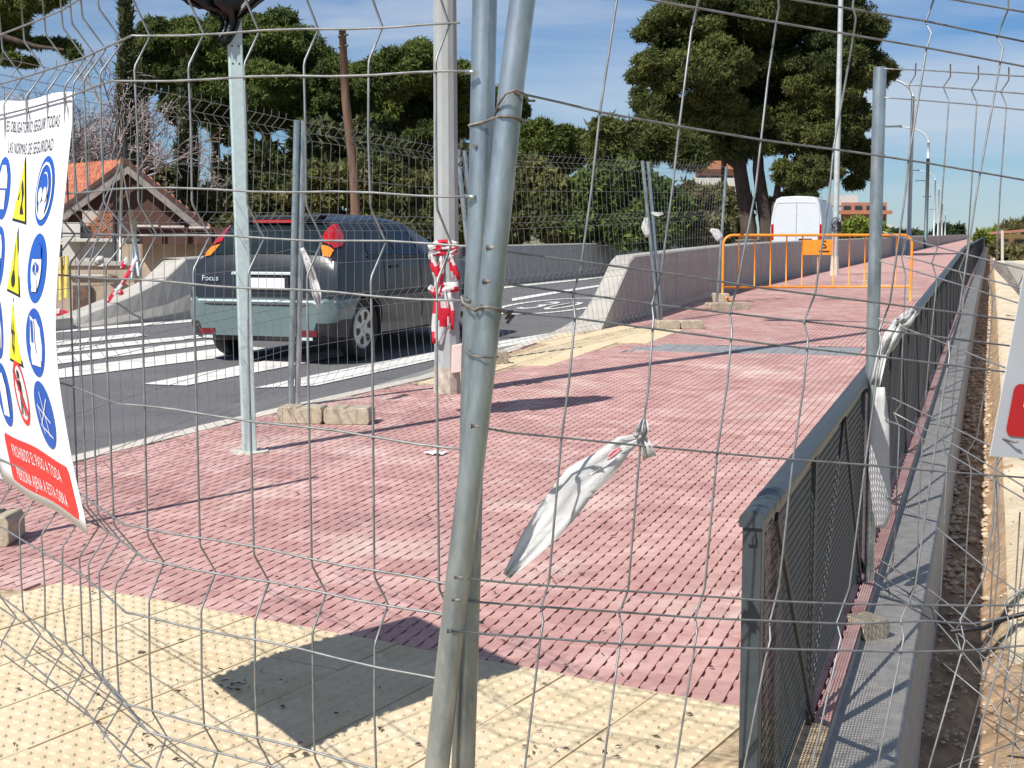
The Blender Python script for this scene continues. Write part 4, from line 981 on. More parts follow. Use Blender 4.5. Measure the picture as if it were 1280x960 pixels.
bm.to_mesh(me); bm.free(); bag = link('covered_sign', me, M_bag, smooth=True); tag(bag, 'sign wrapped in a crumpled black plastic bag at the top edge of the view', 'covered sign')

# ------------------------------------------------------------------ orange barrier
BY = G(902, 377).y
bar = empty('crowd_barrier', G(902, 377)); tag(bar, 'orange tubular pedestrian barrier with orange plate standing across the red path', 'barrier')
gl = elev(BY); p0 = P(903, 376, BY); p1 = P(1138, 376, BY + .25)
def BP(x, h):  # x px along, h height
    k = (x - 903) / 235; a = P(903, 376, BY).lerp(P(1138, 376, BY + .25), k); return Vector((a.x, a.y, elev(a.y) + h))
r = .02; H_ = 1.0
m = MB(); pts = [BP(903, -.0), BP(903, .22), BP(903, .86)]
for a in range(1, 7): an = a * math.pi / 12; pts.append(BP(903 + 12 * (1 - math.cos(an)), .86 + .14 * math.sin(an)))
pts += [BP(960, 1.0), BP(1080, 1.0)]
for a in range(0, 7): an = a * math.pi / 12; pts.append(BP(1126 + 12 * math.sin(an), .86 + .14 * math.cos(an)))
pts += [BP(1138, .22), BP(1138, 0)]
m.tube(pts, r, 12); m.build('frame', M_orange, bar, smooth=True)
m = MB(); m.tube([BP(903, .215), BP(1138, .215)], .018, 10); m.build('bottom_rail', M_orange, bar, smooth=True)
for i in range(11):
    x = 903 + 235 * (i + 1) / 12; m = MB(); m.tube([BP(x, .21), BP(x, .995)], .0105, 8); m.build('bar', M_orange, bar, smooth=True)
for x in (903,):
    a = BP(x, .02); m = MB(); m.tube([a + Vector((.1, -.28, .0)), a + Vector((.03, -.1, .05)), a + Vector((0, 0, .06)), a + Vector((-.03, .1, .05)), a + Vector((-.1, .28, 0))], .015, 8); m.build('foot', M_orange, bar, smooth=True)
q = [BP(1001, .70), BP(1038, .70), BP(1038, .93), BP(1001, .93)]; q = [w + Vector((0, -.03, 0)) for w in q]
m = MB(); m.prism(q, (0, .008, 0)); pl = m.build('plate', M_orange, bar, bevel=.004)
place_text('lettering', 'S', .17, M_black, lambda x, y: BP(1027, .80) + Vector((x, -.036, y)), pl, 1.2)
m = MB(); m.prism([w + Vector((0, -.036, 0)) for w in (BP(1021, .745), BP(1034, .745), BP(1034, .765), BP(1021, .765))], (0, .003, 0)); m.build('small_print', M_black, pl)
m = MB(); q = BP(1143, .62); m.tube([BP(1138, .64), q, BP(1143, .56)], .012, 6); m.build('hook', M_orange, bar)

# ------------------------------------------------------------------ distant poles
def simple_pole(pxb, xt, r0, r1, yt=-40):
    b = G(*pxb); return b, P(xt, yt, b.y)
b, t = simple_pole((1043, 344), 1052, .07, .06)
e = empty('utility_pole', b); tag(e, 'slim pale pole with a bundle of wires on the path behind the orange barrier', 'pole')
m = MB(); m.tube([b, t + (t - b) * .3], [.075, .05], 14); m.build('pole', mat('pale_pole', (.5, .54, .53), .5, .3, var=.1, vscale=9), e, smooth=True, sharp=60)
m = MB(); m.tube([b, b + Vector((0, 0, .45))], [.11, .085], 10); m.build('concrete_base', M_kerb, e)
rn = random.Random(4)
m = MB()
for k in range(7):
    c = P(1045 + rn.uniform(-3, 3), 283 + rn.uniform(-6, 6), b.y - .1); pts = [c + Vector((math.cos(a * .9) * .1 * rn.uniform(.7, 1.2), -.02, math.sin(a * .9) * .12)) for a in range(8)]; m.tube(pts, .006, 4)
m.build('wire_bundle', M_black, e)
m = MB(); m.prism([P(1047, 290, b.y - .1), P(1052, 290, b.y - .1), P(1052, 277, b.y - .1), P(1047, 277, b.y - .1)], (0, .1, 0)); m.build('box', M_black, e, bevel=.01)
M_lamp = mat('lamp_paint', (.5, .54, .55), .5, .2); M_lampd = mat('lamp_paint_dark', (.1, .14, .15), .5, .2)
def street_lamp(x, Y, ytop, reach, label, r=.08, ybend=None, dark=0):
    b = P(x, 300, Y); b.z = elev(Y) + (-.0); top = P(x, ytop, Y); e = empty('street_light', b); tag(e, label, 'street light', 'street lamps lining the road over the bridge')
    hb = top.z - reach * .55
    k = (top.z - b.z)
    base_end = Vector((b.x, b.y, hb))
    if dark: 
        mid = Vector((b.x, b.y, b.z + (hb - b.z) * dark)); m = MB(); m.tube([b, mid], [r * 1.5, r * 1.25], 10); m.build('lower_pole', M_lampd, e, smooth=True); m = MB(); m.tube([mid, base_end], [r * 1.1, r * .9], 10); m.build('pole', M_lamp, e, smooth=True)
    else: m = MB(); m.tube([b, base_end], [r * 1.2, r * .9], 10); m.build('pole', M_lamp, e, smooth=True)
    pts = [base_end + V * (-reach * (1 - math.cos(a * math.pi / 20))) + Vector((0, 0, reach * .55 * math.sin(a * math.pi / 20))) for a in range(11)]
    m = MB(); m.tube(pts, [r * .85 - r * .04 * i for i in range(11)], 8); m.build('arm', M_lamp, e, smooth=True)
    q = pts[-1]; m = MB(); m.prism([q + V * a_ + Vector((0, b_, 0)) for a_, b_ in ((.15, -.1), (-.15, -.16), (-.85, -.13), (-1.0, 0), (-.85, .13), (-.15, .16), (.15, .1))], (0, 0, .12)); m.build('lamp_head', M_lampd, e, bevel=.02)
street_lamp(1136, 66, 96, 1.6, 'nearest curved street lamp, just right of the near right fence post', .09)
street_lamp(1157, 95, 158, 1.9, 'second curved street lamp, with a dark lower pole', .09, dark=.85)
street_lamp(1167, 158, 213, 1.9, 'third curved street lamp beyond the dark one', .08)
street_lamp(1172, 178, 226, 1.9, 'fourth street lamp, its head just below the third', .08)
street_lamp(1177, 215, 246, 1.9, 'fifth street lamp, small and close to the railing end', .08)
street_lamp(1181, 270, 262, 1.9, 'farthest street lamp visible at the end of the path', .09)
b = P(444, 285, 34); t = P(428, 38, 34); e = empty('wooden_pole', Vector((b.x, b.y, -.6))); tag(e, 'old leaning brown wooden utility pole in front of the pines', 'pole')
dd = (t - b); m = MB(); m.tube([b - dd * .35, b.lerp(t, .3) + Vector((.05, 0, 0)), b.lerp(t, .65) - Vector((.03, 0, 0)), t], [.13, .11, .1, .085], 9); m.build('pole', M_wood, e, smooth=True)
for z_ in (.0, -.25): m = MB(); m.tube([t + Vector((-.1, -.05, -.15 + z_)), t + Vector((.14, -.05, -.1 + z_))], .03, 6); m.build('insulator_bracket', M_black, e)
# dark cable on the railing side etc
b = P(166, 335, 21); e = empty('leaning_post', b); tag(e, 'short leaning grey post behind the sloped parapet end at left', 'post')
m = MB(); m.tube([P(174, 345, 21), P(163, 262, 21)], .035, 8); m.build('tube', M_galv, e, smooth=True); m = MB(); m.tube([P(165, 350, 21.1), P(169, 276, 21.1)], .03, 8); m.build('tube', M_galv, e, smooth=True)
lap('fences')
# ------------------------------------------------------------------ the car
M_body = mat('car_paint', (0.017, 0.022, 0.028), 0.3, 0.0, spec=.35, coat=.2, var=.1, vscale=3)
M_bump = mat('bumper_sunlit', (0.12, 0.17, 0.17), 0.42, 0.1, coat=.3, var=.06, vscale=6)  # lighter version of the body paint, standing in for sun on the rear
M_trim = mat('car_black_trim', (0.02, 0.02, 0.022), .6)
M_glass = mat('car_glass', (0.012, 0.02, 0.022), .06, 0.0, spec=.5)
M_red_l = mat('lamp_red', (0.4, 0.006, 0.01), .15, coat=1); M_or_l = mat('lamp_orange', (0.85, 0.22, 0.01), .15, coat=1)
M_tyre = mat('tyre', (0.018, 0.018, 0.019), .85, var=.3, vscale=20); M_hub = mat('wheel_cover', (0.5, 0.5, 0.49), .4, .4, var=.08)
M_chr = mat('bright_strip', (0.6, 0.68, 0.68), .3, .3); M_tanin = mat('seat_dark', (.03, .03, .035), .9)
hd_ = math.radians(21.0); fw = Vector((math.sin(hd_), math.cos(hd_), 0)); lf = Vector((-math.cos(hd_), math.sin(hd_), 0))
wc = G(452, 450, RZ); O = wc - fw * .72 + lf * .76; O.z = wc.z
CM = Matrix(((fw.x, lf.x, 0, O.x), (fw.y, lf.y, 0, O.y), (0.0152 * .9, 0, 1, O.z), (0, 0, 0, 1)))
ST_ = [  # x, zb, zm, zbelt, zroof, ztop, wl, wm, wb, wr
    (0.00, .27, .45, .585, .60, .605, .62, .66, .65, .60), (0.03, .24, .46, .61, .625, .63, .70, .745, .735, .68), (0.10, .22, .48, .64, .66, .67, .78, .82, .80, .74),
    (0.13, .21, .50, .78, .80, .81, .79, .83, .80, .72), (0.19, .21, .52, .98, 1.00, 1.03, .80, .835, .785, .69), (0.34, .20, .52, 1.0, 1.19, 1.25, .80, .84, .79, .64), (0.50, .20, .52, 1.0, 1.31, 1.38, .81, .845, .80, .60),
    (0.72, .20, .52, .99, 1.36, 1.425, .81, .85, .81, .58), (1.5, .19, .52, .97, 1.375, 1.445, .82, .85, .82, .575), (2.15, .19, .52, .955, 1.315, 1.385, .82, .85, .82, .58), (2.6, .19, .52, .94, 1.15, 1.22, .82, .85, .81, .63),
    (3.15, .20, .52, .91, .96, 1.0, .81, .84, .79, .70), (3.7, .20, .50, .82, .86, .89, .79, .83, .77, .68), (4.0, .22, .46, .68, .73, .75, .72, .76, .71, .62), (4.15, .26, .42, .54, .58, .59, .56, .60, .57, .5)]
def ringpts(s):
    x, zb, zm, zk, zr, zt, wl, wm, wb, wr = s
    return [(x, 0, zb), (x, wl * .85, zb), (x, wl, zb + .05), (x, wm, zm), (x, (wm * .4 + wb * .6), zm * .35 + zk * .65), (x, wb, zk), (x, wr, zr), (x, wr * .82, zr * .4 + zt * .6), (x, 0, zt)]
RT = [ringpts(s) for s in ST_]
def crm(a, b, c, d, t): return tuple(.5 * (2 * b[i] + (c[i] - a[i]) * t + (2 * a[i] - 5 * b[i] + 4 * c[i] - d[i]) * t * t + (3 * b[i] - a[i] - 3 * c[i] + d[i]) * t ** 3) for i in range(3))
def lin(b, c, t): return tuple(b[i] + (c[i] - b[i]) * t for i in range(3))
def CS(u, j):
    i = min(int(u), len(RT) - 2); t = u - i
    def col(jj): 
        b, c = RT[i][jj], RT[i + 1][jj]; a = RT[max(i - 1, 0)][jj]; d = RT[min(i + 2, len(RT) - 1)][jj]; s = crm(a, b, c, d, t); l = lin(b, c, t); return lin(l, s, .45)
    jj = min(int(j), 7); tj = j - jj; return lin(col(jj), col(jj + 1), tj)
def u_of_x(x):
    for i in range(len(ST_) - 1):
        if ST_[i + 1][0] >= x: return i + (x - ST_[i][0]) / (ST_[i + 1][0] - ST_[i][0])
    return len(ST_) - 1
def CW_(p, sgn=-1): return CM @ Vector((p[0], p[1] * sgn, p[2]))
car = empty('parked_car', O); tag(car, 'dark grey hatchback, teal bumper coloured lighter for sun, on the road by the crosswalk', 'car')
us = []
for i in range(len(ST_) - 1):
    nn = max(1, int((ST_[i + 1][0] - ST_[i][0]) / .07)); nn = max(nn, 2)
    us += [i + k / nn for k in range(nn)]
us.append(len(ST_) - 1)
js = [0, .5, 1, 1.5, 2, 2.33, 2.66, 3, 3.33, 3.66, 4, 4.5, 5, 5.33, 5.66, 6, 6.33, 6.66, 7, 7.25, 7.5, 7.75, 8]
rows = []
for u in us:
    half = [CS(u, j) for j in js]; row = [Vector((p[0], -p[1], p[2])) for p in half] + [Vector((p[0], p[1], p[2])) for p in half[-2:0:-1]]; rows.append(row)
m = MB(); m.grid(rows, closed=True); m.poly(rows[0][::-1]); m.poly(rows[-1])
me = bpy.data.meshes.new('body'); me.from_pydata([tuple(v) for v in m.v], [], m.f); me.update()
bmx = bmesh.new(); bmx.from_mesh(me); bmesh.ops.recalc_face_normals(bmx, faces=bmx.faces); bmx.to_mesh(me); bmx.free()
for q in (M_body, M_bump, M_trim): me.materials.append(q)
for pgn in me.polygons:
    c = pgn.center
    mi = 0
    if c.x < .62 and c.z < .63: mi = 1
    if c.z < .41 and c.x < .7: mi = 2
    if c.z < .24: mi = 2
    if c.x > 3.7 and c.z < .45: mi = 0
    pgn.material_index = mi
tmp = bpy.data.objects.new('tmp', me); COL.objects.link(tmp)
cut = MB()
for wx in (.72, 3.335):
    for sg in (-1, 1):
        n = 36; a = [Vector((wx + .335 * math.cos(2 * math.pi * k / n), sg * .56, .325 + .335 * math.sin(2 * math.pi * k / n))) for k in range(n)]; cut.prism(a, (0, sg * .6, 0))
cme = bpy.data.meshes.new('c'); cme.from_pydata(cut.v, [], cut.f); bmx = bmesh.new(); bmx.from_mesh(cme); bmesh.ops.recalc_face_normals(bmx, faces=bmx.faces); bmx.to_mesh(cme); bmx.free()
for q in (M_trim, M_trim, M_trim): cme.materials.append(q)
co = bpy.data.objects.new('c', cme); COL.objects.link(co)
md = tmp.modifiers.new('b', 'BOOLEAN'); md.object = co; md.operation = 'DIFFERENCE'; md.solver = 'EXACT'
dg = bpy.context.evaluated_depsgraph_get(); dg.update(); me2 = bpy.data.meshes.new_from_object(tmp.evaluated_get(dg)); bpy.data.objects.remove(tmp); bpy.data.objects.remove(co)
me2.transform(CM); body = link('body', me2, None, car, smooth=True, sharp=32)
def patch(name, u0, u1, j0, j1, m_, off=.006, nu=10, nj=6, both=True, parent=None, taper=None, sgn=-1):
    rws = []
    for a in range(nu + 1):
        row = []
        for b in range(nj + 1):
            j_0, j_1 = (j0, j1) if not taper else taper(a / nu)
            u = u0 + (u1 - u0) * a / nu; j = j_0 + (j_1 - j_0) * b / nj; p = Vector(CS(u, j)); e_ = .01
            du = Vector(CS(min(u + e_, len(ST_) - 1.001), j)) - Vector(CS(max(u - e_, 0), j)); dj = Vector(CS(u, min(j + e_, 8))) - Vector(CS(u, max(j - e_, 0))); nrm = du.cross(dj)
            if nrm.length < 1e-9: nrm = Vector((0, 0, 1))
            nrm.normalize()
            if nrm.dot(p - Vector((2.0, 0, .6))) < 0: nrm = -nrm
            q = p + nrm * off; row.append(CW_((q.x, q.y, q.z), sgn))
        rws.append(row)
    m = MB(); m.grid(rws); return m.build(name, m_, parent or car, smooth=True)
ux = u_of_x
# rear window : one pane across both halves
rws = []
for a in range(11):
    u = 4.12 + (5.95 - 4.12) * a / 10; half = []
    for b in range(9):
        j = 6.62 + (8 - 6.62) * b / 8; p = Vector(CS(u, j)); half.append((p.x - .006, p.y, p.z + .006))
    rws.append([CW_(q, -1) for q in half] + [CW_(q, 1) for q in half[-2::-1]])
m = MB(); m.grid(rws); m.build('rear_window', M_glass, car, smooth=True)
m = MB(); m.tube([CW_((.20, .1, 1.06)), CW_((.24, .3, 1.11)), CW_((.22, .55, 1.07))], .006, 5); m.build('rear_wiper', M_trim, car)
for sg in (-1, 1):
    patch('rear_lamp', 4.72, 6.28, 5.45, 6.2, M_red_l, .014, sgn=sg, taper=lambda k: (5.72 - .22 * math.sin(3.14 * k), 6.85 - .7 * k ** 1.6)); patch('turn_lamp', 4.12, 4.6, 5.5, 6.1, M_or_l, .014, sgn=sg, taper=lambda k: (5.86 - .14 * k, 6.45 + .4 * k))
    patch('rear_side_window', ux(.86), ux(1.42), 5.12, 5.82, M_glass, .006, sgn=sg, taper=lambda k: (5.12, 5.25 + .6 * min(1, k * 2.2)))
    patch('side_window', ux(1.47), ux(2.0), 5.12, 5.85, M_glass, .006, sgn=sg); patch('front_window', ux(2.06), ux(2.86), 5.12, 5.85, M_glass, .006, sgn=sg, taper=lambda k: (5.12, 5.85 - max(0, (k - .55)) * .9))
    patch('window_trim', ux(.8), ux(2.9), 5.03, 5.1, M_trim, .009, sgn=sg, nj=1)
    patch('side_moulding', ux(1.1), ux(2.95), 3.25, 3.45, M_trim, .012, sgn=sg, nj=1, nu=16)
    patch('door_gap', ux(1.985), ux(2.0), 2.4, 5.0, M_trim, .003, sgn=sg, nu=1, nj=14); patch('door_gap', ux(1.13), ux(1.145), 3.2, 5.0, M_trim, .003, sgn=sg, nu=1, nj=10)
    m = MB(); a, b = CW_((1.25, .825, .9), sg), CW_((1.42, .828, .9), sg); m.tube([a, b], .014, 8); m.build('door_handle', M_trim, car, smooth=True)
    m = MB(); m.prism([CW_((2.72, .84, .93), sg), CW_((2.76, 1.0, .95), sg), CW_((2.78, 1.0, 1.08), sg), CW_((2.74, .86, 1.06), sg)], fw * .08); m.build('mirror', M_trim, car, bevel=.02)
    m = MB(); rws = [[CW_((-.004 + .05 * max(0, (y - .5)) ** 1.3 * 3, y, z), sg) for y in (.47, .52, .57, .62, .65)] for z in (.275, .30, .335)]; m.grid(rws); rf = m.build('reflector', mat('reflector_red' + str(sg), (0.13, 0.01, 0.015), .3), car, solid=.012)
    m = MB(); rws = [[CW_((-.008 + .05 * max(0, (y - .5)) ** 1.3 * 3, y, z), sg) for y in (.49, .53, .57, .61)] for z in (.24, .268)]; m.grid(rws); m.build('reversing_lamp', M_chr, car, solid=.012)
patch('windscreen', ux(2.36), ux(3.1), 6.1, 8, M_glass, .006, sgn=-1); patch('windscreen', ux(2.36), ux(3.1), 6.1, 8, M_glass, .006, sgn=1)
def strip_pts(z, off, ys): return [CW_((x, abs(y)), 1) for x, y in ys]
yy = [-.80, -.74, -.66, -.5, -.25, 0, .25, .5, .66, .74, .80]
def bx(y): y = abs(y); return .0 if y < .55 else (.005 + (y - .55) * .12 if y < .66 else .02 + (y - .66) * .6)
m = MB(); m.tube([CM @ Vector((bx(y) + .004, y, .605)) for y in yy], .014, 6); m.build('bumper_strip', M_chr, car, smooth=True)
m = MB(); m.tube([CM @ Vector((bx(y) - .002, y, .575)) for y in yy], .011, 6); m.build('bumper_groove', M_trim, car, smooth=True)
m = MB(); m.prism([CM @ Vector((.395, y, z)) for y, z in ((-.27, 1.385), (.27, 1.385), (.25, 1.355), (-.25, 1.355))], fw * .03); m.build('high_brake_lamp', M_red_l, car)
m = MB(); m.prism([CM @ Vector((.40, y, z)) for y, z in ((-.5, 1.43), (.5, 1.43), (.46, 1.385), (-.46, 1.385))], fw * .16); m.build('spoiler', M_body, car, bevel=.012)
m = MB(); m.prism([CM @ Vector((.098 + .0, y, z)) for y, z in ((-.30, .70), (.30, .70), (.30, .84), (-.30, .84))], fw * .01); m.build('plate_recess', M_trim, car)
m = MB(); m.prism([CM @ Vector((.09, y, z)) for y, z in ((-.26, .715), (.26, .715), (.26, .825), (-.26, .825))], fw * .008); npl = m.build('number_plate', M_poster, car)
m = MB(); m.prism([CM @ Vector((.086, y, z)) for y, z in ((.22, .718), (.258, .718), (.258, .822), (.22, .822))], fw * .006); m.build('blue_band', M_blue, npl)
m = MB(); m.prism([CM @ Vector((.094, y, z)) for y, z in ((-.34, .855), (.34, .855), (.33, .885), (-.33, .885))], fw * .03); m.build('tailgate_handle', M_chr, car, bevel=.006)
place_text('badge', 'Focus', .075, M_chr, lambda x, y: CM @ Vector((.098 + y * .1, .58 - x, .795 + y)), car, 1.1)
def wheel(wx, sg):
    w = []; c = Vector((wx, sg * .715, .31)); m = MB(); n = 40
    prof = [(.20, .055), (.22, .07), (.27, .085), (.30, .078), (.31, .055), (.31, -.06), (.29, -.08), (.2, -.08)]
    rws = []
    for k in range(n): 
        a = 2 * math.pi * k / n; rws.append([CM @ Vector((c.x + r_ * math.cos(a), c.y + sg * o_, c.z + r_ * math.sin(a))) for r_, o_ in prof])
    rws.append(rws[0]); m.grid(rws); ty = m.build('wheel', M_tyre, car, smooth=True, sharp=40)
    prof = [(.0, .078), (.03, .08), (.04, .07), (.17, .075), (.185, .08), (.205, .068), (.205, .05)]; rws = []
    for k in range(n + 1):
        a = 2 * math.pi * k / n; rws.append([CM @ Vector((c.x + r_ * math.cos(a), c.y + sg * o_, c.z + r_ * math.sin(a))) for r_, o_ in prof])
    m = MB(); m.grid(rws); m.build('wheel_cover', M_hub, ty, smooth=True, sharp=40)
    m = MB()
    for k in range(6):
        a = 2 * math.pi * k / 6 + .2; pts = []
        for rr_, aa in ((.085, -.20), (.15, -.27), (.17, -.12), (.17, .12), (.15, .27), (.085, .20)): pts.append(CM @ Vector((c.x + rr_ * math.cos(a + aa), c.y + sg * .0775, c.z + rr_ * math.sin(a + aa))))
        m.poly(pts)
    m.build('cover_openings', M_trim, ty)
for wx in (.72, 3.335):
    for sg in (-1, 1): wheel(wx, sg)

# ------------------------------------------------------------------ the van
M_vanw = mat('van_white', (.6, .63, .66), .4, coat=.3, var=.03)
vh = math.radians(19); vf = Vector((math.sin(vh), math.cos(vh), 0)); vl = Vector((-math.cos(vh), math.sin(vh), 0))
vo = P(995, 300, 55); vo.z = elev(55) + RZ; VMx = Matrix(((vf.x, vl.x, 0, vo.x), (vf.y, vl.y, 0, vo.y), (0, 0, 1, vo.z), (0, 0, 0, 1)))
van = empty('white_van', vo); tag(van, 'tall white delivery van seen from behind on the road beyond the parapet', 'van')
secv = [(-.98, .35), (-1.0, .6), (-1.0, 1.3), (-.97, 1.7), (-.88, 2.2), (-.78, 2.42), (-.6, 2.5), (0, 2.53), (.6, 2.5), (.78, 2.42), (.88, 2.2), (.97, 1.7), (1.0, 1.3), (1.0, .6), (.98, .35)]
rws = [[VMx @ Vector((x, y * k, .35 + (z - .35) * h)) for y, z in secv] for x, k, h in ((0, .965, .975), (.04, .99, .995), (.12, 1, 1), (3.9, 1, 1), (4.3, .98, .93), (4.9, .95, .55), (5.4, .9, .45), (5.5, .85, .4))]
m = MB(); m.grid(rws, closed=True); m.poly(rws[0][::-1]); m.poly(rws[-1]); m.build('body', M_vanw, van, smooth=True, sharp=35)
for sg in (-1, 1):
    m = MB(); q = [VMx @ Vector((-.012, sg * y, z)) for y, z in ((.015, .6), (.86, .6), (.87, 1.5), (.83, 2.05), (.72, 2.26), (.015, 2.28))]; m.prism(q, vf * .02); dr = m.build('rear_door', M_vanw, van, bevel=.01)
    m = MB(); q = [VMx @ Vector((-.02, sg * y, z)) for y, z in ((.86, .85), (.96, .85), (.955, 1.45), (.865, 1.45))]; m.prism(q, vf * .03); m.build('tail_lamp', M_red_l, van)
m = MB(); m.tube([VMx @ Vector((-.02, 0, .6)), VMx @ Vector((-.02, 0, 2.28)), VMx @ Vector((-.015, -.72, 2.26)), VMx @ Vector((-.01, -.84, 2.05)), VMx @ Vector((-.01, -.875, 1.5)), VMx @ Vector((-.01, -.865, .6))], .014, 5); m.build('door_seal', M_grey, van); m = MB(); m.tube([VMx @ Vector((-.02, 0, 2.28)), VMx @ Vector((-.015, .72, 2.26)), VMx @ Vector((-.01, .84, 2.05)), VMx @ Vector((-.01, .875, 1.5)), VMx @ Vector((-.01, .865, .6))], .014, 5); m.build('door_seal', M_grey, van)
m = MB(); m.prism([VMx @ Vector((-.05, y, z)) for y, z in ((-.95, .4), (.95, .4), (.95, .58), (-.95, .58))], vf * .1); m.build('bumper', M_trim, van, bevel=.02)
m = MB(); m.prism([VMx @ Vector((-.035, y, z)) for y, z in ((-.6, .78), (-.1, .78), (-.1, .9), (-.6, .9))], vf * .02); m.build('number_plate', M_trim, van)
for wx in (.9, 4.3):
    for sg in (-1, 1):
        n = 24; a = [VMx @ Vector((wx + .34 * math.cos(2 * math.pi * k / n), sg * .99, .34 + .34 * math.sin(2 * math.pi * k / n))) for k in range(n)]; m = MB(); m.prism(a, vl * (-sg * .22)); m.build('wheel', M_tyre, van)

lap('cars')
# ------------------------------------------------------------------ house at left
M_tile = mat('roof_tile', (.28, .08, .045), .85, col2=(.52, .2, .11), vscale=5, patches=[((.35, .12, .07), 2, .55, .7, .5)])
M_plast = mat('old_plaster', (.27, .21, .155), .9, col2=(.46, .38, .3), vscale=1.3, bump=.01, bscale=12, patches=[((.25, .17, .12), 2.2, .58, .72, .6)])
M_brown = mat('brown_boards', (.075, .034, .026), .8, var=.2, vscale=4); M_whitew = mat('whitewash', (.52, .5, .46), .85, var=.08, vscale=3, patches=[((.45, .4, .35), 3, .6, .75, .6)])
M_brick = mat('raw_brick', (.42, .17, .09), .9, var=.3, vscale=9); M_mortar = mat('brick_mortar', (.45, .38, .32), .9)
hs_e = empty('house', P(160, 400, 30)); tag(hs_e, 'low old house with orange tiled roof and brown gable behind the far parapet', 'house')
A = P(160, 203, 29.5); Lft = P(52, 283, 29.5); Rgt = P(268, 291, 29.5); A2 = P(20, 214, 38); L2 = P(-120, 300, 36)
def roof(a, a2, l, l2, nu=46, nv=14):
    rws = []
    for i in range(nv * 2 + 1):
        v = i / (nv * 2); row = []
        for j in range(nu * 4 + 1):
            u = j / (nu * 4); p = a.lerp(a2, u).lerp(l.lerp(l2, u), v); row.append(p + Vector((0, 0, .085 * abs(math.sin(u * nu * math.pi)) + (.05 if i % 2 else -.03))))
        rws.append(row)
    m = MB(); m.grid(rws); return m
roof(A, A2, Lft, L2).build('roof', M_tile, hs_e)
R2 = Rgt + (A2 - A); roof(A, A2, Rgt, R2, 30, 12).build('roof', M_tile, hs_e)
n_ = Vector((0, .12, 0))
m = MB(); m.prism([A + Vector((0, .25, -.1)), Lft + Vector((0, .25, -.1)), P(52, 345, 29.75), P(268, 345, 29.75), Rgt + Vector((0, .25, -.1))], (0, .2, 0)); m.build('gable_wall', M_brown, hs_e)
def board(a, b, w, m_, nm='fascia', t=.07, off=-.12):
    z = Vector((0, off, 0)); mm = MB(); mm.prism([a + z, b + z, b + z + Vector((0, 0, -w)), a + z + Vector((0, 0, -w))], (0, t, 0)); return mm.build(nm, m_, hs_e)
board(A + Vector((0, 0, .02)), Rgt, .24, mat('fascia_grey', (.24, .21, .19), .8, var=.2)); board(A, Lft, .24, MATS['fascia_grey']); board(A + Vector((0, -.03, .07)), Rgt + Vector((0, -.03, .07)), .11, M_brown, 'edge_board'); board(A + Vector((0, -.03, .07)), Lft + Vector((0, -.03, .07)), .11, M_brown, 'edge_board')
m = MB(); m.tube([A + Vector((-.05, 0, 0)), A + Vector((-.05, 0, .5))], .05, 8); m.build('chimney_pipe', M_trim, hs_e)
def wallbox(name, m_, x0, y0, x1, y1, Y, d=.25, parent=hs_e, lab=None, bev=0):
    m = MB(); m.prism([P(x0, y1, Y), P(x1, y1, Y), P(x1, y0, Y), P(x0, y0, Y)], (0, d, 0)); return m.build(name, m_, parent, bevel=bev)
wallbox('beam', M_brown, 158, 284, 292, 305, 27.5, .3)
for x0, x1 in ((170, 198), (201, 230), (236, 262)): wallbox('white_slat', M_whitew, x0, 281 + (x0 - 170) * .03, x1, 283.5 + (x0 - 170) * .03, 27.4, .05)
for x in (168, 200, 232, 262): wallbox('post', M_brown, x, 285, x + 2.5, 304, 27.4, .08)
wallbox('wall', M_plast, 140, 302, 320, 360, 28, .3)
pw = empty('courtyard_wall', P(130, 400, 24)); tag(pw, 'crumbling plaster wall with a dark hatch behind the sloped parapet end', 'wall')
wallbox('wall', M_plast, 60, 331, 168, 420, 23.5, .3, pw); wallbox('coping', M_ledge, 60, 327, 168, 332, 23.45, .4, pw); wallbox('aperture', mat('aperture_dark', (.1, .06, .045), .8, var=.5, vscale=6), 91, 357, 113, 398, 23.42, .06, pw); wallbox('cornice', M_whitew, 84, 343, 140, 345, 23.42, .05, pw)  # dark flat plate stands in for a shaded window opening
bs = empty('shed', P(125, 330, 25)); tag(bs, 'half built shed of raw brick and whitewashed blocks in front of the tiled house', 'shed')
wallbox('wall', M_whitew, 104, 299, 142, 330, 24.6, .25, bs); wallbox('wall', M_whitew, 78, 278, 100, 326, 24.9, .25, bs); wallbox('brick_bed', M_mortar, 103, 263, 148, 302, 25.0, .2, bs)
m = MB(); bw, bh = 4.1, 2.0; rr_ = random.Random(2)
for i in range(19):
    for j in range(12):
        x = 103 + j * bw + (i % 2) * bw / 2 - 1; y = 263 + i * bh
        if x < 103 or x > 145 or (x < 122 and y < 285 - (x - 103)): continue
        dd_ = rr_.uniform(-.01, .015); m.prism([P(x + .3, y + bh - .3, 24.96 + dd_), P(x + bw - .3, y + bh - .3, 24.96 + dd_), P(x + bw - .3, y + .3, 24.96 + dd_), P(x + .3, y + .3, 24.96 + dd_)], (0, .1, 0))
tag(m.build('brick_field', M_brick, bs), kind='stuff')
wallbox('opening', M_black, 100, 283, 112, 300, 24.94, .05, bs); wallbox('roof_slab', M_whitew, 72, 298, 165, 302, 24.4, .5, bs)
for x, w in ((142.5, 4), (150, 2.6)):
    m = MB(); m.tube([P(x, 345, 24.2), P(x + 2, 196 if w < 3 else 228, 24.2)], .03 * w / 3, 8); tag(m.build('scaffold_tube', M_trim if w > 3 else M_galv, smooth=True), ('dark thick upright pipe' if w > 3 else 'thin tall metal mast') + ' standing in front of the brick shed', 'pipe')
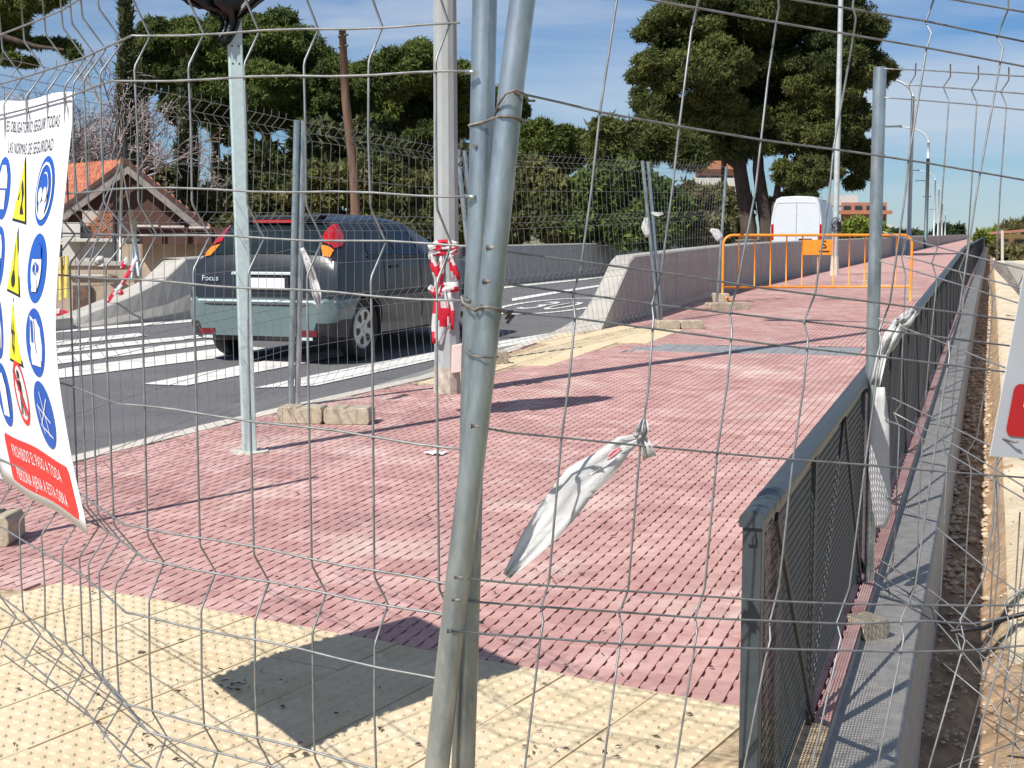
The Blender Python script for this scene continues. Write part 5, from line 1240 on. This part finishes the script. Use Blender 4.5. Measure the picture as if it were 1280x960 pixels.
for a_, b_ in (((150, 205), (110, 335)), ((152, 205), (176, 340)), ((146, 215), (122, 268))):
    m = MB(); m.tube([P(*a_, 24.1), P(*b_, 24.1)], .014, 5); tag(m.build('guy_wire', M_wire), 'guy wire from the thin mast, ' + {110: 'running down to the left', 176: 'running down to the right', 122: 'short and leftmost'}[b_[0]], 'wire')
m = MB(); m.tube([P(76, 375, 22.5), P(76, 322, 22.5), P(83, 320, 22.5), P(83, 372, 22.5)], .035, 8); tag(m.build('metal_frame', mat('faded_yellow', (.5, .4, .08), .6, var=.2), smooth=True), 'yellow metal tube frame leaning at the poster edge by the wall', 'frame')
m = MB(); rows = [[P(118 + j * 3, 320 + i * 3.2, 23.2 + .08 * math.sin(i * 2 + j)) for j in range(5)] for i in range(5)]; m.grid(rows); tag(m.build('plastic_rag', M_white, smooth=True, solid=.01), 'crumpled white plastic sack on the crumbling wall', 'sack')
m = MB(); m.prism([P(60, 300, 26), P(60, 302, 26), P(104, 311, 25), P(104, 309, 25)], (0, .1, 0)); tag(m.build('timber_plank', M_cream), 'thin yellowish timber plank resting against the shed', 'plank')

# ------------------------------------------------------------------ far buildings
def block_building(root, mw, c0, c1, Y, depth, rowsN, colsN, mwin):
    m = MB(); a, b = P(c0[0], c1[1], Y), P(c1[0], c1[1], Y); t0_ = P(c0[0], c0[1], Y); h = t0_.z - a.z
    m.prism([a, b, b + Vector((0, 0, h)), a + Vector((0, 0, h))], (depth * a.x / a.y, depth, 0)); m.build('wall', mw, root)
    w = (b.x - a.x)
    for i in range(rowsN):
        for j in range(colsN):
            x0 = a.x + w * (j + .2) / colsN; x1 = a.x + w * (j + .8) / colsN; z0 = a.z + h * (i + .3) / rowsN; z1 = a.z + h * (i + .75) / rowsN
            m = MB(); m.prism([Vector((x0, a.y - .1, z0)), Vector((x1, a.y - .1, z0)), Vector((x1, a.y - .1, z1)), Vector((x0, a.y - .1, z1))], (0, .15, 0)); m.build('window', mwin, root)
        m = MB(); z0 = a.z + h * (i + .12) / rowsN; m.prism([Vector((a.x - .3, a.y - .8, z0)), Vector((b.x + .3, a.y - .8, z0)), Vector((b.x + .3, a.y - .8, z0 + h * .07)), Vector((a.x - .3, a.y - .8, z0 + h * .07))], (0, .9, 0)); m.build('balcony', M_brick if i % 2 else M_whitew, root)
M_win = mat('dark_window', (.03, .035, .04), .2)
M_bwall = mat('brick_wall_far', (.36, .17, .12), .9, var=.15, vscale=.5)
e = empty('apartment_building', P(1075, 300, 130)); tag(e, 'low brick apartment building with a white rooftop block, right of the van', 'building')
block_building(e, M_bwall, (1050, 253), (1107, 320), 130, 12, 4, 4, M_win); m = MB(); m.prism([P(1041, 257, 132), P(1072, 257, 132), P(1072, 244, 132), P(1041, 244, 132)], (1, 6, 0)); m.build('rooftop_block', M_whitew, e)
e = empty('apartment_building', P(890, 300, 110)); tag(e, 'pinkish brick apartment block glimpsed between the pine trunks', 'building')
block_building(e, mat('pink_brick', (.5, .27, .2), .9, var=.15, vscale=.5), (868, 172), (917, 320), 110, 14, 7, 3, M_win)
e = empty('yellow_house', P(1260, 330, 85)); tag(e, 'pale yellow house with brown roof edge at the right end of the sand bank', 'house')
block_building(e, mat('yellow_wall', (.62, .52, .28), .9, var=.1), (1243, 293), (1340, 345), 85, 10, 2, 5, M_win)
m = MB(); m.prism([P(1238, 293, 84), P(1345, 285, 84), P(1345, 281, 84), P(1238, 290, 84)], (2.9, 8, 0)); m.build('roof_edge', M_bwall, e)
m = MB(); m.tube([P(1253, 326, 50), P(1253, 288, 50)], .05, 6); tag(m.build('white_post', M_whitew), 'thin white post in front of the yellow house', 'post')
m = MB(); m.prism([ST(150, -6.5, 0), ST(150, 0, 0), ST(150, 0, 1.6), ST(150, -6.5, 1.6)], U * .3) if False else None

lap('houses')
# ------------------------------------------------------------------ vegetation
_b = bmesh.new(); bmesh.ops.create_icosphere(_b, subdivisions=1, radius=1); ICO_V = [v.co.copy() for v in _b.verts]; ICO_F = np.array([[v.index for v in f.verts] for f in _b.faces]); _b.free()
def tufts(name, m_, blobs, n, size, parent=None, seed=1, tri=5, elong=.35, flat=.0, core=True, shell=.55):
    """blobs: (centre, (rx,ry,rz)); many small needle or leaf faces through each blob"""
    rg = np.random.default_rng(seed); vol = np.array([(b[1][0] * b[1][1] * b[1][2]) ** (2 / 3) for b in blobs]); vol = vol / vol.sum()
    Cs = []
    for (c, r), w in zip(blobs, vol):
        k = max(6, int(n * w)); d = rg.normal(size=(k, 3)); d /= np.linalg.norm(d, axis=1)[:, None]; rad = shell + (1.06 - shell) * rg.random(k) ** .6
        # lumps
        f1 = 1 + .13 * np.sin(d[:, 0] * 7 + c[0]) * np.sin(d[:, 2] * 6 + c[2] * 3) + .1 * np.sin(d[:, 1] * 9 + d[:, 2] * 8 + c[1])
        Cs.append(np.array([c[0], c[1], c[2]]) + d * (rad * f1)[:, None] * np.array(r))
    C = np.concatenate(Cs); K = len(C)
    dirs = rg.normal(size=(K, tri, 3)); dirs[:, :, 2] += flat; dirs /= np.linalg.norm(dirs, axis=2)[:, :, None]
    sd = rg.normal(size=(K, tri, 3)); sd -= (sd * dirs).sum(2)[:, :, None] * dirs; sd /= np.linalg.norm(sd, axis=2)[:, :, None]
    L_ = size * (0.5 + rg.random((K, tri, 1))); C3 = C[:, None, :] + rg.normal(size=(K, tri, 3)) * size * .25
    a = C3 - sd * L_ * elong * .5; b = C3 + sd * L_ * elong * .5; t = C3 + dirs * L_
    vts = np.stack([a, b, t], axis=2).reshape(-1, 3).astype(np.float32); nt = K * tri
    if core:
        for (c, r) in blobs:
            vv = []
            for q in ICO_V:
                s_ = .62 + .16 * mnoise.noise(q * 2.3 + Vector(c)); vv.append((c[0] + q.x * r[0] * s_, c[1] + q.y * r[1] * s_, c[2] + q.z * r[2] * s_))
            vts = np.concatenate([vts, np.array(vv, dtype=np.float32)[ICO_F].reshape(-1, 3)]); nt += len(ICO_F)
    me = bpy.data.meshes.new(name); me.vertices.add(nt * 3); me.vertices.foreach_set('co', vts.ravel()); me.loops.add(nt * 3); me.loops.foreach_set('vertex_index', np.arange(nt * 3, dtype=np.int32))
    me.polygons.add(nt); me.polygons.foreach_set('loop_start', np.arange(0, nt * 3, 3, dtype=np.int32)); me.update(calc_edges=True)
    return link(name, me, m_, parent)
def pxb(lst, Y, kz=1.0, jit=0.0, seed=0):
    rn = random.Random(seed); out = []
    for (x, y, rx, ry) in lst:
        yy_ = Y + rn.uniform(-jit, jit); c = P(x, y, yy_); out.append((c, (rx / F_PX * yy_, rx / F_PX * yy_ * kz, ry / F_PX * yy_)))
    return out
def sub_blobs(bl, n, k=.45, seed=0):
    rn = random.Random(seed); out = []
    for c, r in bl:
        out.append((c, (r[0] * (.8 if n < 12 else .7), r[1] * (.8 if n < 12 else .7), r[2] * (.8 if n < 12 else .7))))
        for i in range(n):
            d = Vector((rn.gauss(0, 1), rn.gauss(0, 1), rn.gauss(0, 1))).normalized(); q = Vector((c.x + d.x * r[0] * (.72 if n < 12 else .8), c.y + d.y * r[1] * .8, c.z + d.z * r[2] * (.72 if n < 12 else .8))); kk = k * rn.uniform(.7, 1.2)
            s = (r[0] + r[2]) / 2; out.append((q, (s * kk * 1.15, s * kk * 1.1, s * kk * .75)))
    return out
def trunk(root, pts, rs, m_=M_bark, name='trunk'): m = MB(); m.tube(pts, rs, 9); return m.build(name, m_, root, smooth=True)
# big pine on the right
Yp = 62
e = empty('pine_tree', P(935, 330, Yp)); tag(e, 'huge dark pine filling the upper right, with several bare lower trunks', 'tree')
bl = pxb([(850, 40, 55, 42), (905, 10, 80, 60), (985, -5, 80, 60), (1050, 25, 55, 45), (1090, 90, 30, 24), (830, 90, 45, 30), (880, 90, 60, 45), (960, 80, 80, 60), (1040, 90, 60, 50), (1055, 145, 38, 28), (820, 130, 45, 22), (885, 150, 70, 34), (960, 150, 70, 45), (1020, 170, 60, 40), (1075, 200, 24, 26), (1010, 215, 45, 20), (830, 30, 30, 25), (1080, 45, 26, 28), (930, 185, 50, 18), (1066, 228, 16, 9), (1060, 180, 28, 15), (1010, 245, 14, 7)], Yp, .9, 2.5, 3)
tufts('crown', M_pineR, sub_blobs(bl, 20, .27, 5), 130000, .165, e, 3, tri=4, elong=.36)
gz = elev(Yp) - 1.0
def base(x, Y, z=-.9): p = P(x, 300, Y); p.z = z; return p
for (x0, x1, y1, r) in ((936, 925, 150, .42), (958, 948, 150, .36), (915, 905, 170, .2), (1012, 1003, 190, .25), (945, 990, 170, .2)):
    b = base(x0, Yp); t = P(x1, y1, Yp); trunk(e, [b, b.lerp(t, .35) + Vector((.15, 0, 0)), b.lerp(t, .7) + Vector((-.1, 0, 0)), t], [r, r * .85, r * .7, r * .4])
for (p_, q_) in (((926, 195), (850, 178)), ((950, 180), (1000, 150)), ((1010, 205), (1040, 180)), ((930, 215), (885, 195)), ((1012, 240), (1060, 215))): trunk(e, [P(*p_, Yp), P((p_[0] + q_[0]) / 2, (p_[1] + q_[1]) / 2 - 6, Yp), P(*q_, Yp)], [.16, .12, .06], name='limb')
# lighter lower tree left of it
e = empty('cypress_pine_tree', base(800, 44)); tag(e, 'olive green bushy conifer low at the left foot of the huge pine', 'tree')
tufts('crown', M_pineR, sub_blobs(pxb([(790, 180, 40, 32), (760, 172, 18, 28), (825, 175, 40, 28), (748, 190, 9, 45), (860, 190, 26, 20)], 42, .8, 1, 4), 8, .4, 6), 15000, .18, e, 4, elong=.28); trunk(e, [base(800, 42), P(798, 180, 42)], [.2, .1])
# umbrella pines on the left
def upine(name, lst, Y, trunks, label, seed, n, m_=M_pineL, sz=.165):
    e = empty(name, base(trunks[0][0], Y, -1.2)); tag(e, label, 'tree')
    tufts('crown', m_, sub_blobs(pxb(lst, Y, .9, 3, seed), 16, .28, seed), int(n * 3.6), sz, e, seed, tri=4, elong=.4)
    for (x0, x1, y1, r) in trunks:
        b = base(x0, Y, -1.2); t = P(x1, y1, Y); trunk(e, [b, b.lerp(t, .5) + Vector((.2, 0, 0)), t], [r, r * .8, r * .5])
    return e
upine('umbrella_pine', [(215, 70, 52, 46), (265, 70, 60, 55), (330, 60, 70, 45), (385, 80, 50, 42), (415, 105, 30, 45), (300, 120, 90, 40), (360, 130, 60, 35), (185, 90, 20, 30), (240, 130, 40, 30), (285, 160, 30, 20), (400, 150, 28, 25)], 62, [(335, 330, 130, .35), (262, 268, 130, .3), (392, 385, 120, .3)], 'broad umbrella pine whose dome rises behind the covered sign', 31, 22000)
upine('umbrella_pine', [(480, 95, 40, 36), (525, 90, 55, 36), (570, 110, 30, 35), (500, 130, 55, 36), (550, 145, 45, 32), (450, 120, 22, 40), (535, 170, 30, 16), (470, 160, 30, 22)], 60, [(500, 505, 140, .35), (470, 476, 140, .25), (583, 568, 140, .2)], 'rounded umbrella pine behind the wooden pole and the light pole', 32, 15000)
upine('umbrella_pine', [(622, 130, 34, 26), (640, 142, 20, 18)], 70, [(625, 622, 140, .3)], 'small pine dome showing between the leaning tubes', 33, 3500)
upine('pine_tree', [(672, 175, 24, 28), (700, 178, 22, 26), (722, 185, 16, 24), (650, 190, 24, 26), (690, 200, 40, 18)], 74, [(690, 690, 180, .2)], 'row of dark green trees low in the gap right of the tubes', 34, 7000, M_pineL, .2)
upine('pine_tree', [(10, 5, 40, 24), (50, 4, 24, 10), (-10, 40, 30, 20), (20, 32, 18, 9), (68, -2, 14, 7), (-8, 62, 22, 9), (30, 52, 12, 5), (52, 54, 10, 4), (72, 56, 12, 5), (86, 60, 12, 6), (94, 68, 7, 4), (14, 74, 16, 4), (34, 78, 12, 3)], 40, [(-60, -30, 0, .3)], 'dark pine branches reaching in at the top left corner', 35, 6500, M_pineL, .14)
e_ = bpy.data.objects[-1] if False else None
# limbs of the corner pine
cpn = [o for o in bpy.data.objects if o.get('label', '').startswith('dark pine branches')][0]
trunk(cpn, [P(-60, 60, 40), P(0, 45, 40), P(45, 58, 40), P(80, 62, 40)], [.14, .1, .06, .03], name='limb')
# dark mass under the pines (shrubs and trunks)
def shrub(name, lst, Y, label, seed, n, m_, sz=.16, cat='bush', kz=.7, stemx=None, el=.6, shell=.5):
    e = empty(name, base(lst[0][0], Y, -.8)); tag(e, label, cat); tufts('foliage', m_, sub_blobs(pxb(lst, Y, kz, .5, seed), 6, .42, seed), n, sz, e, seed, tri=4, elong=el, shell=shell)
    for x in (stemx or [lst[0][0]]): trunk(e, [base(x, Y, -.9), P(x, lst[0][1], Y)], [.06, .03], name='stem')
    return e
shrub('dense_shrub', [(330, 215, 50, 40), (300, 255, 60, 40), (390, 190, 30, 50), (450, 185, 40, 40), (500, 200, 50, 35), (560, 220, 40, 40)], 58, 'dark undergrowth filling the space below the umbrella pines', 41, 9000, M_cyp, .34)
shrub('hedge', [(350, 240, 30, 30), (395, 235, 38, 38), (440, 232, 36, 34), (480, 236, 34, 32), (520, 245, 34, 32), (545, 262, 26, 30), (330, 265, 30, 25), (360, 285, 40, 18), (430, 282, 44, 18), (500, 285, 44, 20), (560, 288, 30, 20), (600, 292, 30, 20), (290, 290, 30, 15)], 37, 'olive hedge behind the far parapet above the car roof', 42, 17000, M_hedge, .15)
shrub('hedge', [(600, 270, 22, 35), (650, 265, 30, 40), (690, 262, 30, 46), (670, 230, 30, 30), (640, 285, 30, 26)], 38, 'yellow flecked dark hedge right of the leaning tubes', 43, 9000, M_hedge, .15)
shrub('ivy_bush', [(745, 245, 40, 42), (790, 240, 40, 46), (760, 275, 60, 30), (720, 280, 36, 26), (830, 265, 36, 40), (800, 290, 50, 22)], 38, 'bright green ivy covered bush behind the leaning post', 44, 16000, M_hedge2, .15)
shrub('grey_bush', [(860, 262, 34, 40), (890, 268, 30, 36), (870, 290, 50, 20)], 39, 'dull olive twiggy bush left of the orange barrier top', 45, 8000, M_olive, .14)
shrub('distant_bush', [(985, 262, 35, 24), (920, 270, 22, 30), (1000, 250, 20, 16)], 70, 'grey green bushes between the pine trunks and the van', 46, 4000, M_olive, .3)
shrub('spring_bush', [(1062, 290, 12, 12), (1078, 287, 14, 14), (1098, 292, 14, 10)], 75, 'fresh light green bush in front of the brick apartment building', 47, 3500, M_spring, .28)
shrub('distant_tree', [(1181, 293, 12, 9), (1190, 296, 8, 6), (1174, 297, 6, 5)], 290, 'round dark tree standing at the far end of the path', 48, 2600, M_fartree, 1.1, 'tree')
shrub('distant_cypress', [(1199, 290, 1.6, 7)], 290, 'tiny cypress on the skyline left of the railing end', 49, 260, M_fartree, .9, 'tree')
shrub('distant_hedge', [(1120, 300, 30, 5), (1150, 300, 24, 4), (1172, 301, 14, 3)], 280, 'long low dark tree line closing the road at the horizon', 50, 3000, M_fartree, 1.2, 'tree line')
shrub('spring_tree', [(1228, 301, 9, 10), (1240, 300, 10, 10), (1233, 308, 10, 8)], 110, 'light green tree beyond the end of the railing', 51, 3500, M_spring, .4, 'tree')
shrub('brown_bush', [(1262, 318, 18, 10), (1282, 322, 16, 12), (1300, 318, 18, 12), (1250, 312, 10, 8)], 62, 'brownish scrub in front of the yellow house', 52, 5000, M_olive, .22)
shrub('distant_tree', [(1265, 290, 22, 8), (1290, 286, 20, 10)], 120, 'bare brown treetops above the yellow house roof', 53, 2500, M_olive, .5, 'tree', shell=.3)
m = MB(); m.prism([ST(300, -30, -3), ST(300, 24, -3), ST(300, 24, .2), ST(300, -30, .2)], U * 4) if False else None
lap('shrubs')
# cypresses
def cypress(x0, x1, y0, y1, Y, label, seed, n):
    e = empty('cypress', base((x0 + x1) / 2, Y, -1.1)); tag(e, label, 'cypress', 'cypresses behind the house'); xm = (x0 + x1) / 2; w = (x1 - x0) / 2; bl = []
    k = 9
    for i in range(k):
        t = (i + .5) / k; y = y0 + (y1 - y0) * t; bl.append((P(xm + random.uniform(-1, 1), y, Y), (w * min(1, .35 + t * 1.3) / F_PX * Y, w * min(1, .35 + t * 1.3) / F_PX * Y, (y1 - y0) / k * .8 / F_PX * Y)))
    tufts('crown', M_cyp, bl, n, .22, e, seed, tri=4, elong=.3, flat=1.6); trunk(e, [base(xm, Y, -1.1), P(xm, y1, Y)], [.15, .1])
cypress(148, 168, 2, 330, 46, 'tall slender cypress left of the covered sign', 61, 6500)
cypress(164, 187, 95, 330, 50, 'shorter dark cypress just right of the tall slender one', 62, 4500)
cypress(222, 246, 84, 300, 52, 'cypress close to the left of the pale sign post', 63, 4500)
# bare trees
def bare_tree(x, Y, ytop, spread, label, seed, depth=6, blossoms=0, m_=M_twig, r0=.16):
    e = empty('bare_tree', base(x, Y, -1.1)); tag(e, label, 'tree'); rn = random.Random(seed); m = MB(); tw = MB(); bs_ = []
    b = base(x, Y, -1.1); H_ = P(x, ytop, Y).z - b.z
    def grow(p, d, L_, r, k):
        q = p + d * L_; mid = p.lerp(q, .5) + Vector((rn.gauss(0, 1), rn.gauss(0, 1), rn.gauss(0, 1))) * L_ * .06
        (m if k > 2 else tw).tube([p, mid, q], [r, r * .85, r * .7], 6 if k > 2 else 3, caps=False)
        if k == 0: bs_.append(q); return
        for i in range(3 if k > 1 else 3):
            nd = (d + Vector((rn.gauss(0, .55), rn.gauss(0, .55), rn.gauss(0, .4) + .1)) * spread).normalized(); grow(p.lerp(q, rn.uniform(.55, 1)), nd, L_ * rn.uniform(.62, .82), max(r * .58, .011), k - 1)
    grow(b, Vector((rn.uniform(-.1, .1), 0, 1)), H_ * .34, r0, depth); m.build('trunk', m_, e, smooth=True); tag(tw.build('twigs', m_, e), kind='stuff')
    if blossoms:
        bb = MB()
        for q in bs_:
            for _ in range(blossoms):
                c = q + Vector((rn.gauss(0, .12), rn.gauss(0, .12), rn.gauss(0, .12))); s = .035; a = Vector((rn.gauss(0, 1), rn.gauss(0, 1), rn.gauss(0, 1))).normalized() * s; b2 = a.orthogonal().normalized() * s; bb.poly([c - a, c + b2, c + a])
        tag(bb.build('blossom', M_blossom, e), kind='stuff')
bare_tree(105, 40, 45, 1.0, 'leafless pinkish blossoming tree above the orange tiled roof', 71, 6, 2)
bare_tree(60, 44, 80, 1.1, 'leafless tree behind the top of the poster', 72, 6, 1)
bare_tree(135, 48, 60, 1.0, 'thin leafless tree between the roof ridge and the tall cypress', 73, 6, 1)
bare_tree(5, 42, 70, 1.0, 'leafless tree at the left edge under the pine branches', 74, 6, 0)
bare_tree(205, 54, 120, 1.0, 'pale leafless tree in the gap between two cypresses', 75, 6, 1)
bare_tree(575, 50, 160, 1.0, 'dark leafless tree glimpsed beside the light pole', 76, 5, 0, M_bark)
bare_tree(700, 40, 195, 1.3, 'bare pale branches in front of the hedge right of the tubes', 77, 5, 0)
shrub('tangled_bush', [(200, 235, 18, 30), (215, 262, 26, 28), (260, 262, 20, 26), (60, 190, 30, 30), (20, 190, 30, 30), (100, 195, 24, 16)], 52, 'pale tangled bushes behind the tiled house and cypresses', 78, 5000, M_olive, .22, shell=.3)
# small weeds in the trench are too few to matter; dry soil only
lap('end')
print('objects', len(bpy.data.objects), 'tris', sum(len(o.data.polygons) for o in bpy.data.objects if o.type == 'MESH'))
